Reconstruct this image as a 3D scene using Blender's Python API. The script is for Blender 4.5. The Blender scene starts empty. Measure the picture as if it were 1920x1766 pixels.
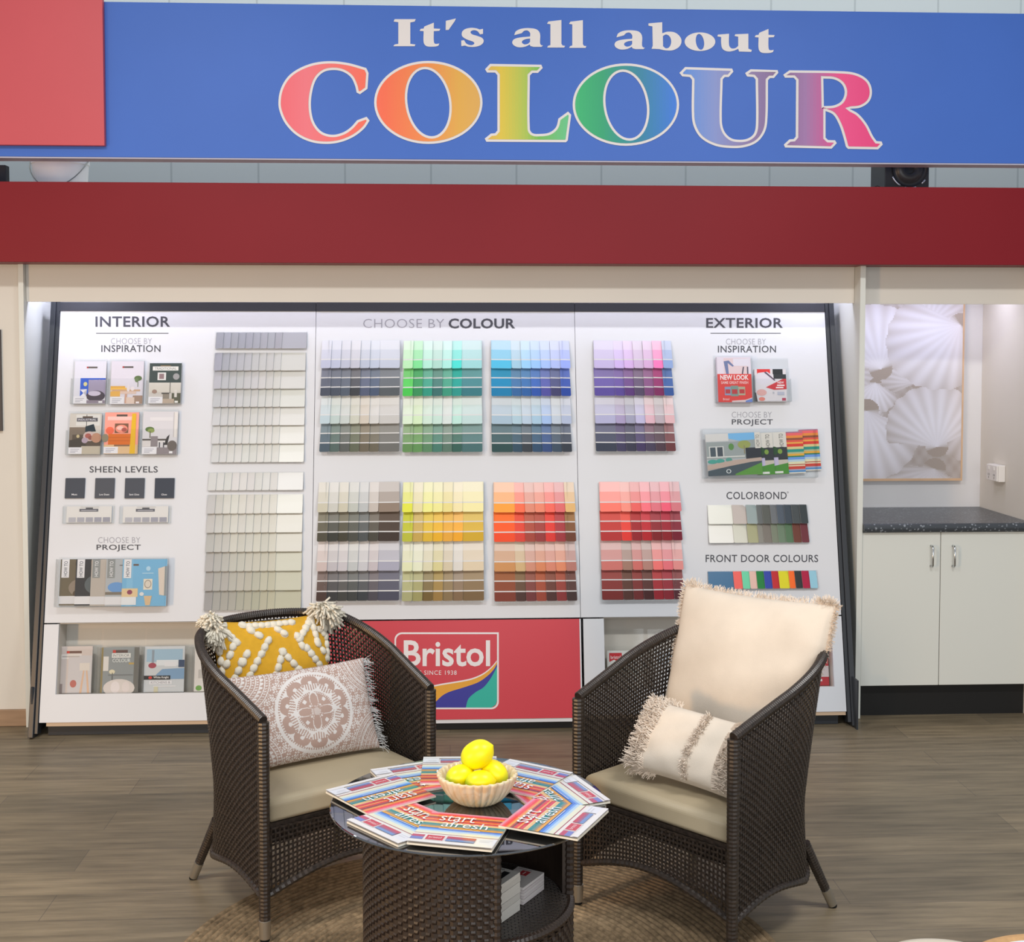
import bpy, math, random
from math import sin, cos, pi, radians, sqrt, atan2
from mathutils import Vector as V, Matrix
random.seed(7)
SC = bpy.context.scene
COL = SC.collection

# ------------------------------------------------------------------ camera
F_PX, CAM_H, YAW, PITCH, CX, CY = 2400.0, 1.70, radians(2.8), radians(2.7), 960.0, 763.0
cam_data = bpy.data.cameras.new('camera')
cam_data.sensor_width = 36.0
cam_data.lens = 36.0 * F_PX / 1920
cam_data.shift_y = (CY - 883.0) / 1920
cam_data.clip_start = 0.05
cam = bpy.data.objects.new('camera', cam_data)
COL.objects.link(cam)
c_f = V((sin(YAW) * cos(PITCH), cos(YAW) * cos(PITCH), -sin(PITCH)))
c_r = V((cos(YAW), -sin(YAW), 0))
c_u = c_r.cross(c_f)
c_o = V((0, 0, CAM_H))
cam.matrix_world = Matrix(((c_r.x, c_u.x, -c_f.x, 0), (c_r.y, c_u.y, -c_f.y, 0), (c_r.z, c_u.z, -c_f.z, CAM_H), (0, 0, 0, 1)))
SC.camera = cam

# ------------------------------------------------------------------ world, lights, exposure
SC.view_settings.view_transform = 'Standard'
SC.view_settings.look = 'None'
SC.view_settings.gamma = 1
SC.view_settings.use_curve_mapping = False
SC.view_settings.exposure = 0.0
SC.cycles.transparent_max_bounces = 24
w = bpy.data.worlds.new('world')
SC.world = w
w.use_nodes = True
w.node_tree.nodes['Background'].inputs[0].default_value = (0.91, 0.955, 1.0, 1)
w.node_tree.nodes['Background'].inputs[1].default_value = 0.46


def area(name, loc, target, sx, sy, watts, col):
    l = bpy.data.lights.new(name, 'AREA')
    l.shape = 'RECTANGLE'
    l.size, l.size_y, l.energy, l.color = sx, sy, watts, col
    o = bpy.data.objects.new(name, l)
    COL.objects.link(o)
    o.location = loc
    o.rotation_euler = (V(target) - V(loc)).to_track_quat('-Z', 'Y').to_euler()
    return o


area('shopfront_window_light', (0.3, -3.0, 1.9), (0.3, 6, 1.2), 6.0, 2.6, 172, (0.97, 0.985, 1.0))
area('ceiling_light_left', (-1.6, 2.2, 3.9), (-1.6, 2.6, 0), 1.2, 0.3, 78, (1.0, 0.99, 0.97))
area('ceiling_light_right', (1.8, 2.2, 3.9), (1.8, 2.6, 0), 1.2, 0.3, 78, (1.0, 0.99, 0.97))
area('strip_light_display', (0.02, 5.86, 2.12), (0.02, 5.80, 0.9), 3.66, 0.06, 6.5, (0.74, 0.77, 1.0))
area('far_wall_fill', (0.3, 6.45, 4.25), (0.3, 7.2, 2.3), 8.0, 0.4, 58, (1.0, 1.0, 1.0))  # added fill lamp, out of view, brightens the grey far wall
area('strip_light_cabinet', (2.27, 6.0, 2.02), (2.27, 6.1, 0.9), 0.65, 0.06, 3.0, (0.80, 0.80, 1.0))
area('alcove_end_fill_left', (-1.66, 5.92, 2.13), (-1.88, 6.0, 1.2), 0.08, 0.06, 2.2, (0.76, 0.78, 1.0))  # added hidden fill lamp that lifts the left alcove side wall
area('alcove_end_fill_right', (1.66, 5.92, 2.13), (1.90, 6.1, 1.2), 0.08, 0.06, 1.2, (0.76, 0.78, 1.0))  # same added fill for the right alcove side wall, no fitting there
area('low_sun_glow', (-3.8, 0.6, 1.1), (0.3, 3.5, 0.5), 0.4, 0.8, 98, (1.0, 0.62, 0.30))

# ------------------------------------------------------------------ projection: photo pixel -> point on a real surface


def ray(x, y):
    return c_f + c_r * ((x - CX) / F_PX) + c_u * ((CY - y) / F_PX)


def on_y(x, y, Y):
    d = ray(x, y)
    return c_o + d * ((Y - c_o.y) / d.y)


def on_z(x, y, Z):
    d = ray(x, y)
    return c_o + d * ((Z - c_o.z) / d.z)


def on_x(x, y, X):
    d = ray(x, y)
    return c_o + d * ((X - c_o.x) / d.x)


def on_plane(x, y, p, n):
    d = ray(x, y)
    return c_o + d * ((V(p) - c_o).dot(n) / d.dot(n))


# ------------------------------------------------------------------ colour and materials


def lin(h, k=1.0):
    if isinstance(h, tuple):
        return h
    v = [int(h[i:i + 2], 16) / 255 for i in (0, 2, 4)]
    return tuple(min(0.95, k * (c / 12.92 if c <= 0.04045 else ((c + 0.055) / 1.055) ** 2.4)) for c in v)


def mix(a, b, t):
    return tuple(a[i] + (b[i] - a[i]) * t for i in range(3))


MATS = {}


def new_mat(name):
    m = bpy.data.materials.new(name)
    m.use_nodes = True
    return m, m.node_tree.nodes, m.node_tree.links, m.node_tree.nodes['Principled BSDF']


def mat(name, col, rough=0.5, spec=0.4, metal=0.0, noise=0.0, nscale=40, bump=0.0, bscale=200, stretch=(1, 1, 1), coat=0.0):
    if name in MATS:
        return MATS[name]
    m, n, l, b = new_mat(name)
    c = lin(col)
    b.inputs['Base Color'].default_value = (*c, 1)
    b.inputs['Roughness'].default_value = rough
    b.inputs['Specular IOR Level'].default_value = spec
    b.inputs['Metallic'].default_value = metal
    b.inputs['Coat Weight'].default_value = coat
    if noise or bump:
        tc = n.new('ShaderNodeTexCoord')
        mp = n.new('ShaderNodeMapping')
        mp.inputs['Scale'].default_value = stretch
        l.new(tc.outputs['Object'], mp.inputs['Vector'])
    if noise:
        t = n.new('ShaderNodeTexNoise')
        t.inputs['Scale'].default_value = nscale
        t.inputs['Detail'].default_value = 5
        r = n.new('ShaderNodeMapRange')
        r.inputs['From Min'].default_value, r.inputs['From Max'].default_value = 0.3, 0.7
        r.inputs['To Min'].default_value, r.inputs['To Max'].default_value = 1 - noise, 1 + noise
        x = n.new('ShaderNodeVectorMath')
        x.operation = 'SCALE'
        x.inputs[0].default_value = c
        l.new(mp.outputs[0], t.inputs['Vector'])
        l.new(t.outputs['Fac'], r.inputs['Value'])
        l.new(r.outputs[0], x.inputs['Scale'])
        l.new(x.outputs[0], b.inputs['Base Color'])
    if bump:
        t = n.new('ShaderNodeTexNoise')
        t.inputs['Scale'].default_value = bscale
        t.inputs['Detail'].default_value = 3
        u = n.new('ShaderNodeBump')
        u.inputs['Strength'].default_value = bump
        u.inputs['Distance'].default_value = 0.002
        l.new(mp.outputs[0], t.inputs['Vector'])
        l.new(t.outputs['Fac'], u.inputs['Height'])
        l.new(u.outputs[0], b.inputs['Normal'])
    MATS[name] = m
    return m


def attr_mat(name, rough=0.4, spec=0.4, bump=0.0, bscale=300, coat=0.0):
    if name in MATS:
        return MATS[name]
    m, n, l, b = new_mat(name)
    a = n.new('ShaderNodeAttribute')
    a.attribute_name = 'Col'
    l.new(a.outputs['Color'], b.inputs['Base Color'])
    b.inputs['Roughness'].default_value = rough
    b.inputs['Specular IOR Level'].default_value = spec
    b.inputs['Coat Weight'].default_value = coat
    if bump:
        tc = n.new('ShaderNodeTexCoord')
        t = n.new('ShaderNodeTexNoise')
        t.inputs['Scale'].default_value = bscale
        u = n.new('ShaderNodeBump')
        u.inputs['Strength'].default_value = bump
        u.inputs['Distance'].default_value = 0.002
        l.new(tc.outputs['Object'], t.inputs['Vector'])
        l.new(t.outputs['Fac'], u.inputs['Height'])
        l.new(u.outputs[0], b.inputs['Normal'])
    MATS[name] = m
    return m


def clear_mat(name, tint=(0.985, 0.99, 0.99), gloss=0.04, rough=0.06):
    m = bpy.data.materials.new(name)
    m.use_nodes = True
    n, l = m.node_tree.nodes, m.node_tree.links
    n.remove(n['Principled BSDF'])
    t = n.new('ShaderNodeBsdfTransparent')
    t.inputs[0].default_value = (*tint, 1)
    g = n.new('ShaderNodeBsdfGlossy')
    g.inputs['Roughness'].default_value = rough
    fr = n.new('ShaderNodeFresnel')
    fr.inputs[0].default_value = 1.45
    ad = n.new('ShaderNodeMath')
    ad.operation = 'MULTIPLY'
    ad.inputs[1].default_value = gloss * 10
    ad.use_clamp = True
    x = n.new('ShaderNodeMixShader')
    l.new(fr.outputs[0], ad.inputs[0])
    l.new(ad.outputs[0], x.inputs[0])
    l.new(t.outputs[0], x.inputs[1])
    l.new(g.outputs[0], x.inputs[2])
    l.new(x.outputs[0], n['Material Output'].inputs[0])
    return m


# ------------------------------------------------------------------ mesh builder


class MB:
    def __init__(s):
        s.v, s.f, s.c, s.m = [], [], [], []

    def face(s, idx, col=None, mi=0):
        s.f.append(tuple(idx))
        s.c.append(col)
        s.m.append(mi)

    def poly(s, pts, col=None, mi=0):
        b = len(s.v)
        s.v += [tuple(p) for p in pts]
        s.face(range(b, b + len(pts)), col, mi)

    def box(s, x0, x1, y0, y1, z0, z1, col=None, mi=0, top=None):
        b = len(s.v)
        s.v += [(x, y, z) for z in (z0, z1) for x, y in ((x0, y0), (x1, y0), (x1, y1), (x0, y1))]
        for k, q in enumerate(((3, 2, 1, 0), (4, 5, 6, 7), (0, 1, 5, 4), (1, 2, 6, 5), (2, 3, 7, 6), (3, 0, 4, 7))):
            s.face([b + i for i in q], top if (k == 1 and top) else col, mi)
        return s

    def prism(s, pts, z0, z1, col=None, top=None, mi=0):
        b, n = len(s.v), len(pts)
        s.v += [(p[0], p[1], z0) for p in pts] + [(p[0], p[1], z1) for p in pts]
        s.face(reversed(range(b, b + n)), col, mi)
        s.face(range(b + n, b + 2 * n), top or col, mi)
        for i in range(n):
            j = (i + 1) % n
            s.face((b + i, b + j, b + n + j, b + n + i), col, mi)
        return s

    def grid(s, P, nu, nv, closed_u=False, col=None, mi=0):
        b = len(s.v)
        for i in range(nu):
            for j in range(nv):
                s.v.append(tuple(P(i, j)))
        for i in range(nu if closed_u else nu - 1):
            for j in range(nv - 1):
                i2 = (i + 1) % nu
                c = col(i, j) if callable(col) else col
                s.face((b + i * nv + j, b + i2 * nv + j, b + i2 * nv + j + 1, b + i * nv + j + 1), c, mi)
        return s

    def lathe(s, prof, seg=32, c=(0, 0, 0), col=None, rfun=None):
        """prof: list of (r, z) from bottom to top"""
        def P(i, j):
            a = 2 * pi * i / seg
            r, z = prof[j]
            if rfun:
                r = rfun(r, z, a)
            return (c[0] + r * cos(a), c[1] + r * sin(a), c[2] + z)
        return s.grid(P, seg, len(prof), True, col)

    def tube(s, pts, r, seg=8, caps=True, col=None, closed=False):
        pts = [V(p) for p in pts]
        n = len(pts)
        b = len(s.v)
        prev = None
        for i, p in enumerate(pts):
            if closed:
                t = pts[(i + 1) % n] - pts[i - 1]
            else:
                t = pts[min(i + 1, n - 1)] - pts[max(i - 1, 0)]
            t.normalize()
            if prev is None:
                a = V((0, 0, 1)) if abs(t.z) < 0.9 else V((1, 0, 0))
                u = t.cross(a).normalized()
            else:
                u = (prev - t * prev.dot(t)).normalized()
            prev = u
            w_ = t.cross(u)
            rr = r[i] if isinstance(r, (list, tuple)) else r
            for k in range(seg):
                a = 2 * pi * k / seg
                s.v.append(tuple(p + u * (rr * cos(a)) + w_ * (rr * sin(a))))
        for i in range(n if closed else n - 1):
            i2 = (i + 1) % n
            for k in range(seg):
                k2 = (k + 1) % seg
                s.face((b + i * seg + k, b + i * seg + k2, b + i2 * seg + k2, b + i2 * seg + k), col)
        if caps and not closed:
            s.face(reversed(range(b, b + seg)), col)
            s.face(range(b + (n - 1) * seg, b + n * seg), col)
        return s

    def xf(s, M, start=0):
        s.v[start:] = [tuple(M @ V(p)) for p in s.v[start:]]
        return s

    def add(s, verts, faces, col=None, mi=0):
        b = len(s.v)
        s.v += [tuple(p) for p in verts]
        for f in faces:
            s.face([b + i for i in f], col, mi)
        return s


def obj(name, mb, m, parent=None, smooth=False, M=None, bevel=0.0, auto=None):
    me = bpy.data.meshes.new(name)
    me.from_pydata(mb.v, [], mb.f)
    for x in (m if isinstance(m, (list, tuple)) else [m]):
        me.materials.append(x)
    if any(mb.m):
        me.polygons.foreach_set('material_index', mb.m)
    if any(c is not None for c in mb.c):
        at = me.color_attributes.new('Col', 'FLOAT_COLOR', 'CORNER')
        d = []
        for f, c in zip(mb.f, mb.c):
            c = lin(c) if isinstance(c, str) else (c or (0.8, 0.8, 0.8))
            d += [*c[:3], 1.0] * len(f)
        at.data.foreach_set('color', d)
    if smooth:
        me.polygons.foreach_set('use_smooth', [True] * len(me.polygons))
    me.update()
    o = bpy.data.objects.new(name, me)
    COL.objects.link(o)
    if parent is not None:
        o.parent = parent
    if M is not None:
        o.matrix_local = M if parent is not None else M
    if auto is not None:
        try:
            me.set_sharp_from_angle(angle=radians(auto))
        except Exception:
            pass
    if bevel:
        md = o.modifiers.new('bevel', 'BEVEL')
        md.width, md.segments, md.limit_method = bevel, 2, 'ANGLE'
    return o


def tag(o, label, cat, group=None, kind=None):
    o['label'], o['category'] = label, cat
    if group:
        o['group'] = group
    if kind:
        o['kind'] = kind
    return o


def thing(name, label, cat, M=None, group=None):
    o = bpy.data.objects.new(name, None)
    COL.objects.link(o)
    o.empty_display_size = 0.05
    if M is not None:
        o.matrix_world = M
    return tag(o, label, cat, group)


def struct(name, mb, m, label=None, **kw):
    o = obj(name, mb, m, **kw)
    o['kind'] = 'structure'
    if label:
        o['label'] = label
    return o


def T(x, y, z):
    return Matrix.Translation((x, y, z))


def RZ(a):
    return Matrix.Rotation(a, 4, 'Z')


def basis(o, x, y, z):
    return Matrix(((x[0], y[0], z[0], o[0]), (x[1], y[1], z[1], o[1]), (x[2], y[2], z[2], o[2]), (0, 0, 0, 1)))


# ------------------------------------------------------------------ lettering
_TXT = {}


def text_mesh(body, offset=0.0, space=1.0):
    k = (body, offset, space)
    if k not in _TXT:
        cu = bpy.data.curves.new('lettering', 'FONT')
        cu.body, cu.offset, cu.resolution_u, cu.space_character = body, offset, 3, space
        o = bpy.data.objects.new('lettering', cu)
        COL.objects.link(o)
        me = bpy.data.meshes.new_from_object(o)
        vs = [tuple(v.co) for v in me.vertices]
        fs = [tuple(p.vertices) for p in me.polygons]
        bpy.data.objects.remove(o)
        bpy.data.curves.remove(cu)
        bpy.data.meshes.remove(me)
        xs, ys = [p[0] for p in vs], [p[1] for p in vs]
        x0, x1, y0, y1 = min(xs), max(xs), min(ys), max(ys)
        _TXT[k] = ([((p[0] - x0) / (x1 - x0), (p[1] - y0) / (y1 - y0)) for p in vs], fs)
    return _TXT[k]


def put_text(mb, body, fmap, offset=0.0, col=None, space=1.0):
    """fmap: (s, t) in 0..1 (t up) -> 3D point"""
    vs, fs = text_mesh(body, offset, space)
    mb.add([fmap(a, b) for a, b in vs], fs, col)


def smooth_path(pts, n=8):
    """(x, y) corner, (x, y, 1) smooth -> dense closed outline"""
    N = len(pts)
    P = [V((p[0], p[1])) for p in pts]
    S = [len(p) > 2 for p in pts]
    out = []
    for i in range(N):
        j = (i + 1) % N
        a, b = P[i], P[j]
        out.append(a)
        if S[i] or S[j]:
            d = b - a
            L = d.length
            ta = (b - P[i - 1]).normalized() * L if S[i] else d
            tb = (P[(j + 1) % N] - a).normalized() * L if S[j] else d
            for k in range(1, n):
                t = k / n
                out.append(a * (2 * t ** 3 - 3 * t * t + 1) + ta * (t ** 3 - 2 * t * t + t) + b * (-2 * t ** 3 + 3 * t * t) + tb * (t ** 3 - t * t))
    return [(p.x, p.y) for p in out]


def offset_path(pts, d):
    """move a closed outline inwards (d > 0) by d"""
    A = sum(pts[i - 1][0] * pts[i][1] - pts[i][0] * pts[i - 1][1] for i in range(len(pts)))
    s = 1 if A > 0 else -1
    q = [p for i, p in enumerate(pts) if (V(p) - V(pts[i - 1])).length > 1e-6]
    out, N = [], len(q)
    for i in range(N):
        a, b, c = V(q[i - 1]), V(q[i]), V(q[(i + 1) % N])
        e1, e2 = (b - a).normalized(), (c - b).normalized()
        n1, n2 = V((-e1.y, e1.x)) * s, V((-e2.y, e2.x)) * s
        m_ = n1 + n2
        if m_.length < 1e-4:
            m_ = n1
        m_.normalize()
        k = max(0.5, m_.dot(n1))
        out.append(tuple(b + m_ * (d / k)))
    return out


def fill_outlines(outs):
    """flat filled mesh (verts 2D, faces) from outlines, holes by even-odd"""
    cu = bpy.data.curves.new('outline', 'CURVE')
    cu.dimensions, cu.fill_mode = '2D', 'BOTH'
    for o_ in outs:
        sp = cu.splines.new('POLY')
        sp.points.add(len(o_) - 1)
        for p, q in zip(sp.points, o_):
            p.co = (q[0] * 0.01, q[1] * 0.01, 0, 1)
        sp.use_cyclic_u = True
    o = bpy.data.objects.new('outline', cu)
    COL.objects.link(o)
    me = bpy.data.meshes.new_from_object(o)
    vs = [(v.co.x * 100, v.co.y * 100) for v in me.vertices]
    fs = [tuple(p.vertices) for p in me.polygons]
    bpy.data.objects.remove(o)
    bpy.data.curves.remove(cu)
    bpy.data.meshes.remove(me)
    return vs, fs


def ellipse(cx, cy, rx, ry, n=48, shear=0.0):
    return [(cx + rx * cos(2 * pi * i / n) + shear * ry * sin(2 * pi * i / n), cy + ry * sin(2 * pi * i / n)) for i in range(n)]


def rrect(x0, y0, x1, y1, r, n=5, corners=(1, 1, 1, 1)):
    """rounded rectangle, corners in order (x1,y1) (x0,y1) (x0,y0) (x1,y0)"""
    out = []
    for k, (cx, cy, a0) in enumerate(((x1, y1, 0), (x0, y1, 90), (x0, y0, 180), (x1, y0, 270))):
        if not corners[k]:
            out.append((cx, cy))
            continue
        ox, oy = cx - r * (1 if k in (0, 3) else -1), cy - r * (1 if k in (0, 1) else -1)
        for i in range(n + 1):
            a = radians(a0 + 90 * i / n)
            out.append((ox + r * cos(a), oy + r * sin(a)))
    return out


def cover(mb, w_, h_, z, els):
    """printed cover: shapes in 0..1 (y down from the top edge) laid over a sheet whose lower left corner is (0,0)"""
    k = 0
    for e in els:
        k += 1
        zz = z + 0.00012 * k
        t = e[0]
        if t == 'r':
            _, x0, y0, x1, y1, c = e
            pts = [(x0, y1), (x1, y1), (x1, y0), (x0, y0)]
        elif t == 'e':
            _, cx, cy, rx, ry, c = e
            pts = [(p[0], p[1]) for p in ellipse(cx, cy, rx, -ry, 18)]
        elif t == 'p':
            _, pts, c = e
        elif t == 't':
            _, body, x0, y0, x1, y1, c = e[:7]
            off = e[7] if len(e) > 7 else 0.0
            rot = e[8] if len(e) > 8 else 0
            def fm(a, b):
                if rot == 90:   # reads upward
                    a, b = 1 - b, a
                    return ((x0 + (x1 - x0) * a) * w_, (1 - (y1 + (y0 - y1) * b)) * h_, zz)
                return ((x0 + (x1 - x0) * a) * w_, (1 - (y1 + (y0 - y1) * b)) * h_, zz)
            put_text(mb, body, fm, off, lin(c))
            continue
        mb.poly([(p[0] * w_, (1 - p[1]) * h_, zz) for p in pts], lin(c))

# ================================================================== SETTING
YW, YB = 5.78, 6.28           # front of the wall face, back of the alcoves
white_wall = mat('white_wall_paint', 'd4cfc6', 0.6, 0.25, noise=0.015, nscale=3)
white_lam = mat('white_laminate', 'd2d4ce', 0.4, 0.4)
alcove_white = mat('alcove_white_paint', 'd6d5d6', 0.55, 0.3)

# floor: grey-brown vinyl planks laid across the room
fm, n, l, b = new_mat('vinyl_plank_floor')
tc = n.new('ShaderNodeTexCoord')
br = n.new('ShaderNodeTexBrick')
br.inputs['Scale'].default_value = 1.0
br.inputs['Brick Width'].default_value = 1.22
br.inputs['Row Height'].default_value = 0.18
br.inputs['Mortar Size'].default_value = 0.0012
br.inputs['Bias'].default_value = 0.0
br.inputs['Color1'].default_value = (*lin('84765f'), 1)
br.inputs['Color2'].default_value = (*lin('706552'), 1)
br.inputs['Mortar'].default_value = (*lin('5b5248'), 1)
br.offset = 0.37
mp = n.new('ShaderNodeMapping')
mp.inputs['Scale'].default_value = (1.3, 14, 1)
ns = n.new('ShaderNodeTexNoise')
ns.inputs['Scale'].default_value = 2.2
ns.inputs['Detail'].default_value = 7
ns.inputs['Roughness'].default_value = 0.62
mr = n.new('ShaderNodeMapRange')
mr.inputs['From Min'].default_value, mr.inputs['From Max'].default_value = 0.3, 0.7
mr.inputs['To Min'].default_value, mr.inputs['To Max'].default_value = 0.62, 1.36
sc_ = n.new('ShaderNodeVectorMath')
sc_.operation = 'SCALE'
l.new(tc.outputs['Object'], br.inputs['Vector'])
l.new(tc.outputs['Object'], mp.inputs['Vector'])
l.new(mp.outputs[0], ns.inputs['Vector'])
l.new(ns.outputs['Fac'], mr.inputs['Value'])
l.new(br.outputs['Color'], sc_.inputs[0])
l.new(mr.outputs[0], sc_.inputs['Scale'])
l.new(sc_.outputs[0], b.inputs['Base Color'])
b.inputs['Roughness'].default_value = 0.42
b.inputs['Specular IOR Level'].default_value = 0.35
struct('floor', MB().box(-5, 5.5, -2, 7.7, -0.05, 0), fm)

# far wall of wide grey sheets above the alcoves
gm, n, l, b = new_mat('grey_sheet_wall')
tc = n.new('ShaderNodeTexCoord')
sx = n.new('ShaderNodeSeparateXYZ')
dv = n.new('ShaderNodeMath'); dv.operation = 'MULTIPLY_ADD'; dv.inputs[1].default_value = 1 / 0.5; dv.inputs[2].default_value = 20.22
fr = n.new('ShaderNodeMath'); fr.operation = 'FRACT'
lt = n.new('ShaderNodeMath'); lt.operation = 'LESS_THAN'; lt.inputs[1].default_value = 0.022
mx = n.new('ShaderNodeMix'); mx.data_type = 'RGBA'
mx.inputs[6].default_value = (*lin('b4bdbe'), 1)
mx.inputs[7].default_value = (*lin('9fa8aa'), 1)
l.new(tc.outputs['Object'], sx.inputs[0]); l.new(sx.outputs[0], dv.inputs[0]); l.new(dv.outputs[0], fr.inputs[0])
l.new(fr.outputs[0], lt.inputs[0]); l.new(lt.outputs[0], mx.inputs[0]); l.new(mx.outputs[2], b.inputs['Base Color'])
b.inputs['Roughness'].default_value = 0.6
struct('wall_far', MB().box(-5, 5.5, 7.55, 7.65, 0, 4.4), gm)

XL = on_y(45, 900, YW).x      # left corner of the display alcove
XD = on_y(1606, 900, 5.72).x  # dividing panel
XR = 2.66                     # right wall of the cabinet alcove
struct('wall_left', MB().box(-5, XL, YW, 6.4, 0, 2.30), white_wall)
mb = MB().box(XL, XR + 0.02, YB, 6.4, 0, 2.3)
struct('wall_back', mb, alcove_white)
struct('trim_1', MB().box(XL, XL + 0.022, YW - 0.03, YB - .001, 0, 2.30), white_lam)
struct('trim_2', MB().box(XD, XD + 0.024, 5.70, YB - .001, 0, 2.30), white_lam)
struct('wall_right', MB().box(XR, XR + 0.5, 5.66, YB - .001, 0, 2.04), white_wall)
struct('trim_3', MB().box(XL + 0.023, XD - 0.001, YW + 0.005, YW + 0.03, on_y(960, 567, YW).z, 2.30), white_wall)
struct('trim_4', MB().box(XD + 0.025, XR - 0.001, YW + 0.005, YW + 0.03, on_y(1760, 570, YW).z, 2.30), white_wall)
struct('ceiling_alcove', MB().box(-5, 5.5, 5.64, YB + .12, 2.305, 2.34), white_wall)
struct('baseboard_left', MB().box(-5, XL, YW - 0.014, YW, 0, 0.075), mat('timber_skirting', '9c8168', 0.5, 0.3, noise=0.1, nscale=6, stretch=(1, 1, 8)), bevel=0.003)

# ================================================================== RED BEAM and SIGN
YS = 5.60
zb0, zb1 = on_y(960, 494, YS).z, on_y(960, 346, YS).z
beam = obj('fascia_beam', MB().box(-4.6, 5.2, YS, YS + 0.17, zb0, zb1), mat('semi_gloss_red_paint', '7d1c25', 0.42, 0.16, noise=0.05, nscale=1.4), bevel=0.002)  # broad noise in the red paints in soft reflection patches
tag(beam, 'dark red painted fascia beam spanning the wall under the blue sign', 'beam')

zs0, zs1 = on_y(960, 300, YS).z, on_y(960, 13, YS).z
sign = thing('shop_sign', 'long blue sign board with rainbow lettering above the dark red beam', 'sign')
blue = mat('blue_sign_paint', '436cc2', 0.45, 0.25, noise=0.03, nscale=2.0)
obj('board', MB().box(-4.6, 5.2, YS, YS + 0.10, zs0, zs1), blue, sign, bevel=0.002)
obj('underside_trim', MB().box(-4.6, 5.2, YS + 0.001, YS + 0.10, zs0 - 0.006, zs0 - 0.0005), mat('grey_underside', 'b4b2c4', 0.5, 0.3), sign)
c1 = lambda p: (500 + p[0] / 3.2, 20 + p[1] / 3.2)
c2 = lambda p: (1060 + p[0] / 3.0968, 20 + p[1] / 3.0968)


def on_sign(p, lift):
    q = on_y(p[0], p[1], YS)
    return (q.x, YS - lift, q.z)


Cg = [(598, 345), (612, 375), (605, 470), (560, 502), (540, 492), (530, 450, 1), (505, 400, 1), (460, 368, 1), (405, 357, 1), (345, 368, 1), (300, 410, 1), (275, 480, 1), (266, 560, 1),
      (275, 640, 1), (300, 695, 1), (340, 732, 1), (400, 745, 1), (460, 730, 1), (505, 700, 1), (543, 658), (600, 637), (618, 660), (585, 708, 1), (520, 758, 1), (440, 790, 1), (355, 800, 1),
      (265, 788, 1), (180, 748, 1), (115, 682, 1), (80, 610, 1), (71, 550, 1), (85, 470, 1), (130, 395, 1), (200, 345, 1), (290, 313, 1), (390, 304, 1), (490, 315, 1)]
Lg = [(1340, 320), (1648, 325), (1656, 345), (1628, 374), (1595, 374), (1579, 390), (1579, 710, 1), (1596, 736, 1), (1640, 740, 1), (1695, 732, 1), (1735, 700, 1), (1750, 648), (1808, 606),
      (1827, 625), (1806, 780), (1795, 790), (1318, 787), (1308, 768), (1345, 738), (1370, 736), (1384, 720), (1384, 388), (1370, 372), (1322, 372), (1310, 352)]
Ug = [(695, 328), (968, 337), (975, 355), (948, 386), (925, 386), (913, 400), (908, 640, 1), (922, 700, 1), (960, 740, 1), (1010, 750, 1), (1060, 742, 1), (1095, 712, 1), (1106, 650, 1),
      (1104, 400), (1092, 386), (1055, 383), (1043, 363), (1075, 341), (1232, 346), (1236, 362), (1210, 392), (1188, 392), (1176, 404), (1172, 640, 1), (1155, 710, 1), (1110, 765, 1),
      (1040, 793, 1), (960, 798, 1), (870, 785, 1), (790, 742, 1), (748, 680, 1), (734, 610, 1), (735, 402), (722, 386), (678, 382), (662, 362)]
Rg = [(1300, 347), (1600, 352, 1), (1690, 365, 1), (1755, 405, 1), (1779, 465, 1), (1765, 525, 1), (1715, 562, 1), (1650, 571), (1700, 600, 1), (1750, 660, 1), (1785, 728, 1), (1806, 758), (1835, 760),
      (1842, 778), (1815, 806), (1640, 803), (1628, 790), (1612, 730, 1), (1590, 665, 1), (1555, 605, 1), (1510, 583), (1510, 738), (1525, 752), (1565, 753), (1575, 770), (1545, 802), (1275, 795),
      (1268, 778), (1300, 748), (1325, 746), (1337, 732), (1339, 405), (1325, 390), (1275, 390), (1264, 373)]
Rh = [(1497, 395), (1560, 400, 1), (1605, 428, 1), (1621, 475, 1), (1603, 525, 1), (1560, 550, 1), (1500, 555)]
big = [
    ('C', [[c1(p) for p in smooth_path(Cg)]]),
    ('O', [[c1(p) for p in ellipse(970, 551, 325, 249, 64)], [c1(p) for p in ellipse(970, 553, 125, 201, 48, 0.10)]]),
    ('L', [[c1(p) for p in smooth_path(Lg)]]),
    ('O', [[c2(p) for p in ellipse(351, 546, 309, 239, 64)], [c2(p) for p in ellipse(353, 549, 119, 193, 48, 0.10)]]),
    ('U', [[c2(p) for p in smooth_path(Ug)]]),
    ('R', [[c2(p) for p in smooth_path(Rg)], [c2(p) for p in smooth_path(Rh)]]),
]
ramp = [(525, 'e8606c'), (575, 'e8707c'), (690, 'f06a50'), (720, 'ef6a48'), (800, 'e88a48'), (860, 'dca848'), (905, 'd8a858'), (940, 'd8c040'), (985, 'a8c050'), (1010, '70b850'), (1065, '60c088'), (1085, '30b070'),
        (1130, '24a070'), (1200, '2080a0'), (1265, '2c74d8'), (1290, '5a8ad8'), (1340, '8090cc'), (1400, '8878a8'), (1465, '806090'), (1510, '9c74a8'), (1545, 'c05c98'), (1575, 'e84c88'), (1655, 'e0407c')]


def ramp_col(x):
    for (x0, a), (x1, b_) in zip(ramp, ramp[1:]):
        if x <= x1:
            t = max(0, min(1, (x - x0) / (x1 - x0)))
            return mix(lin(a), lin(b_), t)
    return lin(ramp[-1][1])


LET = lambda p: p


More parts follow.
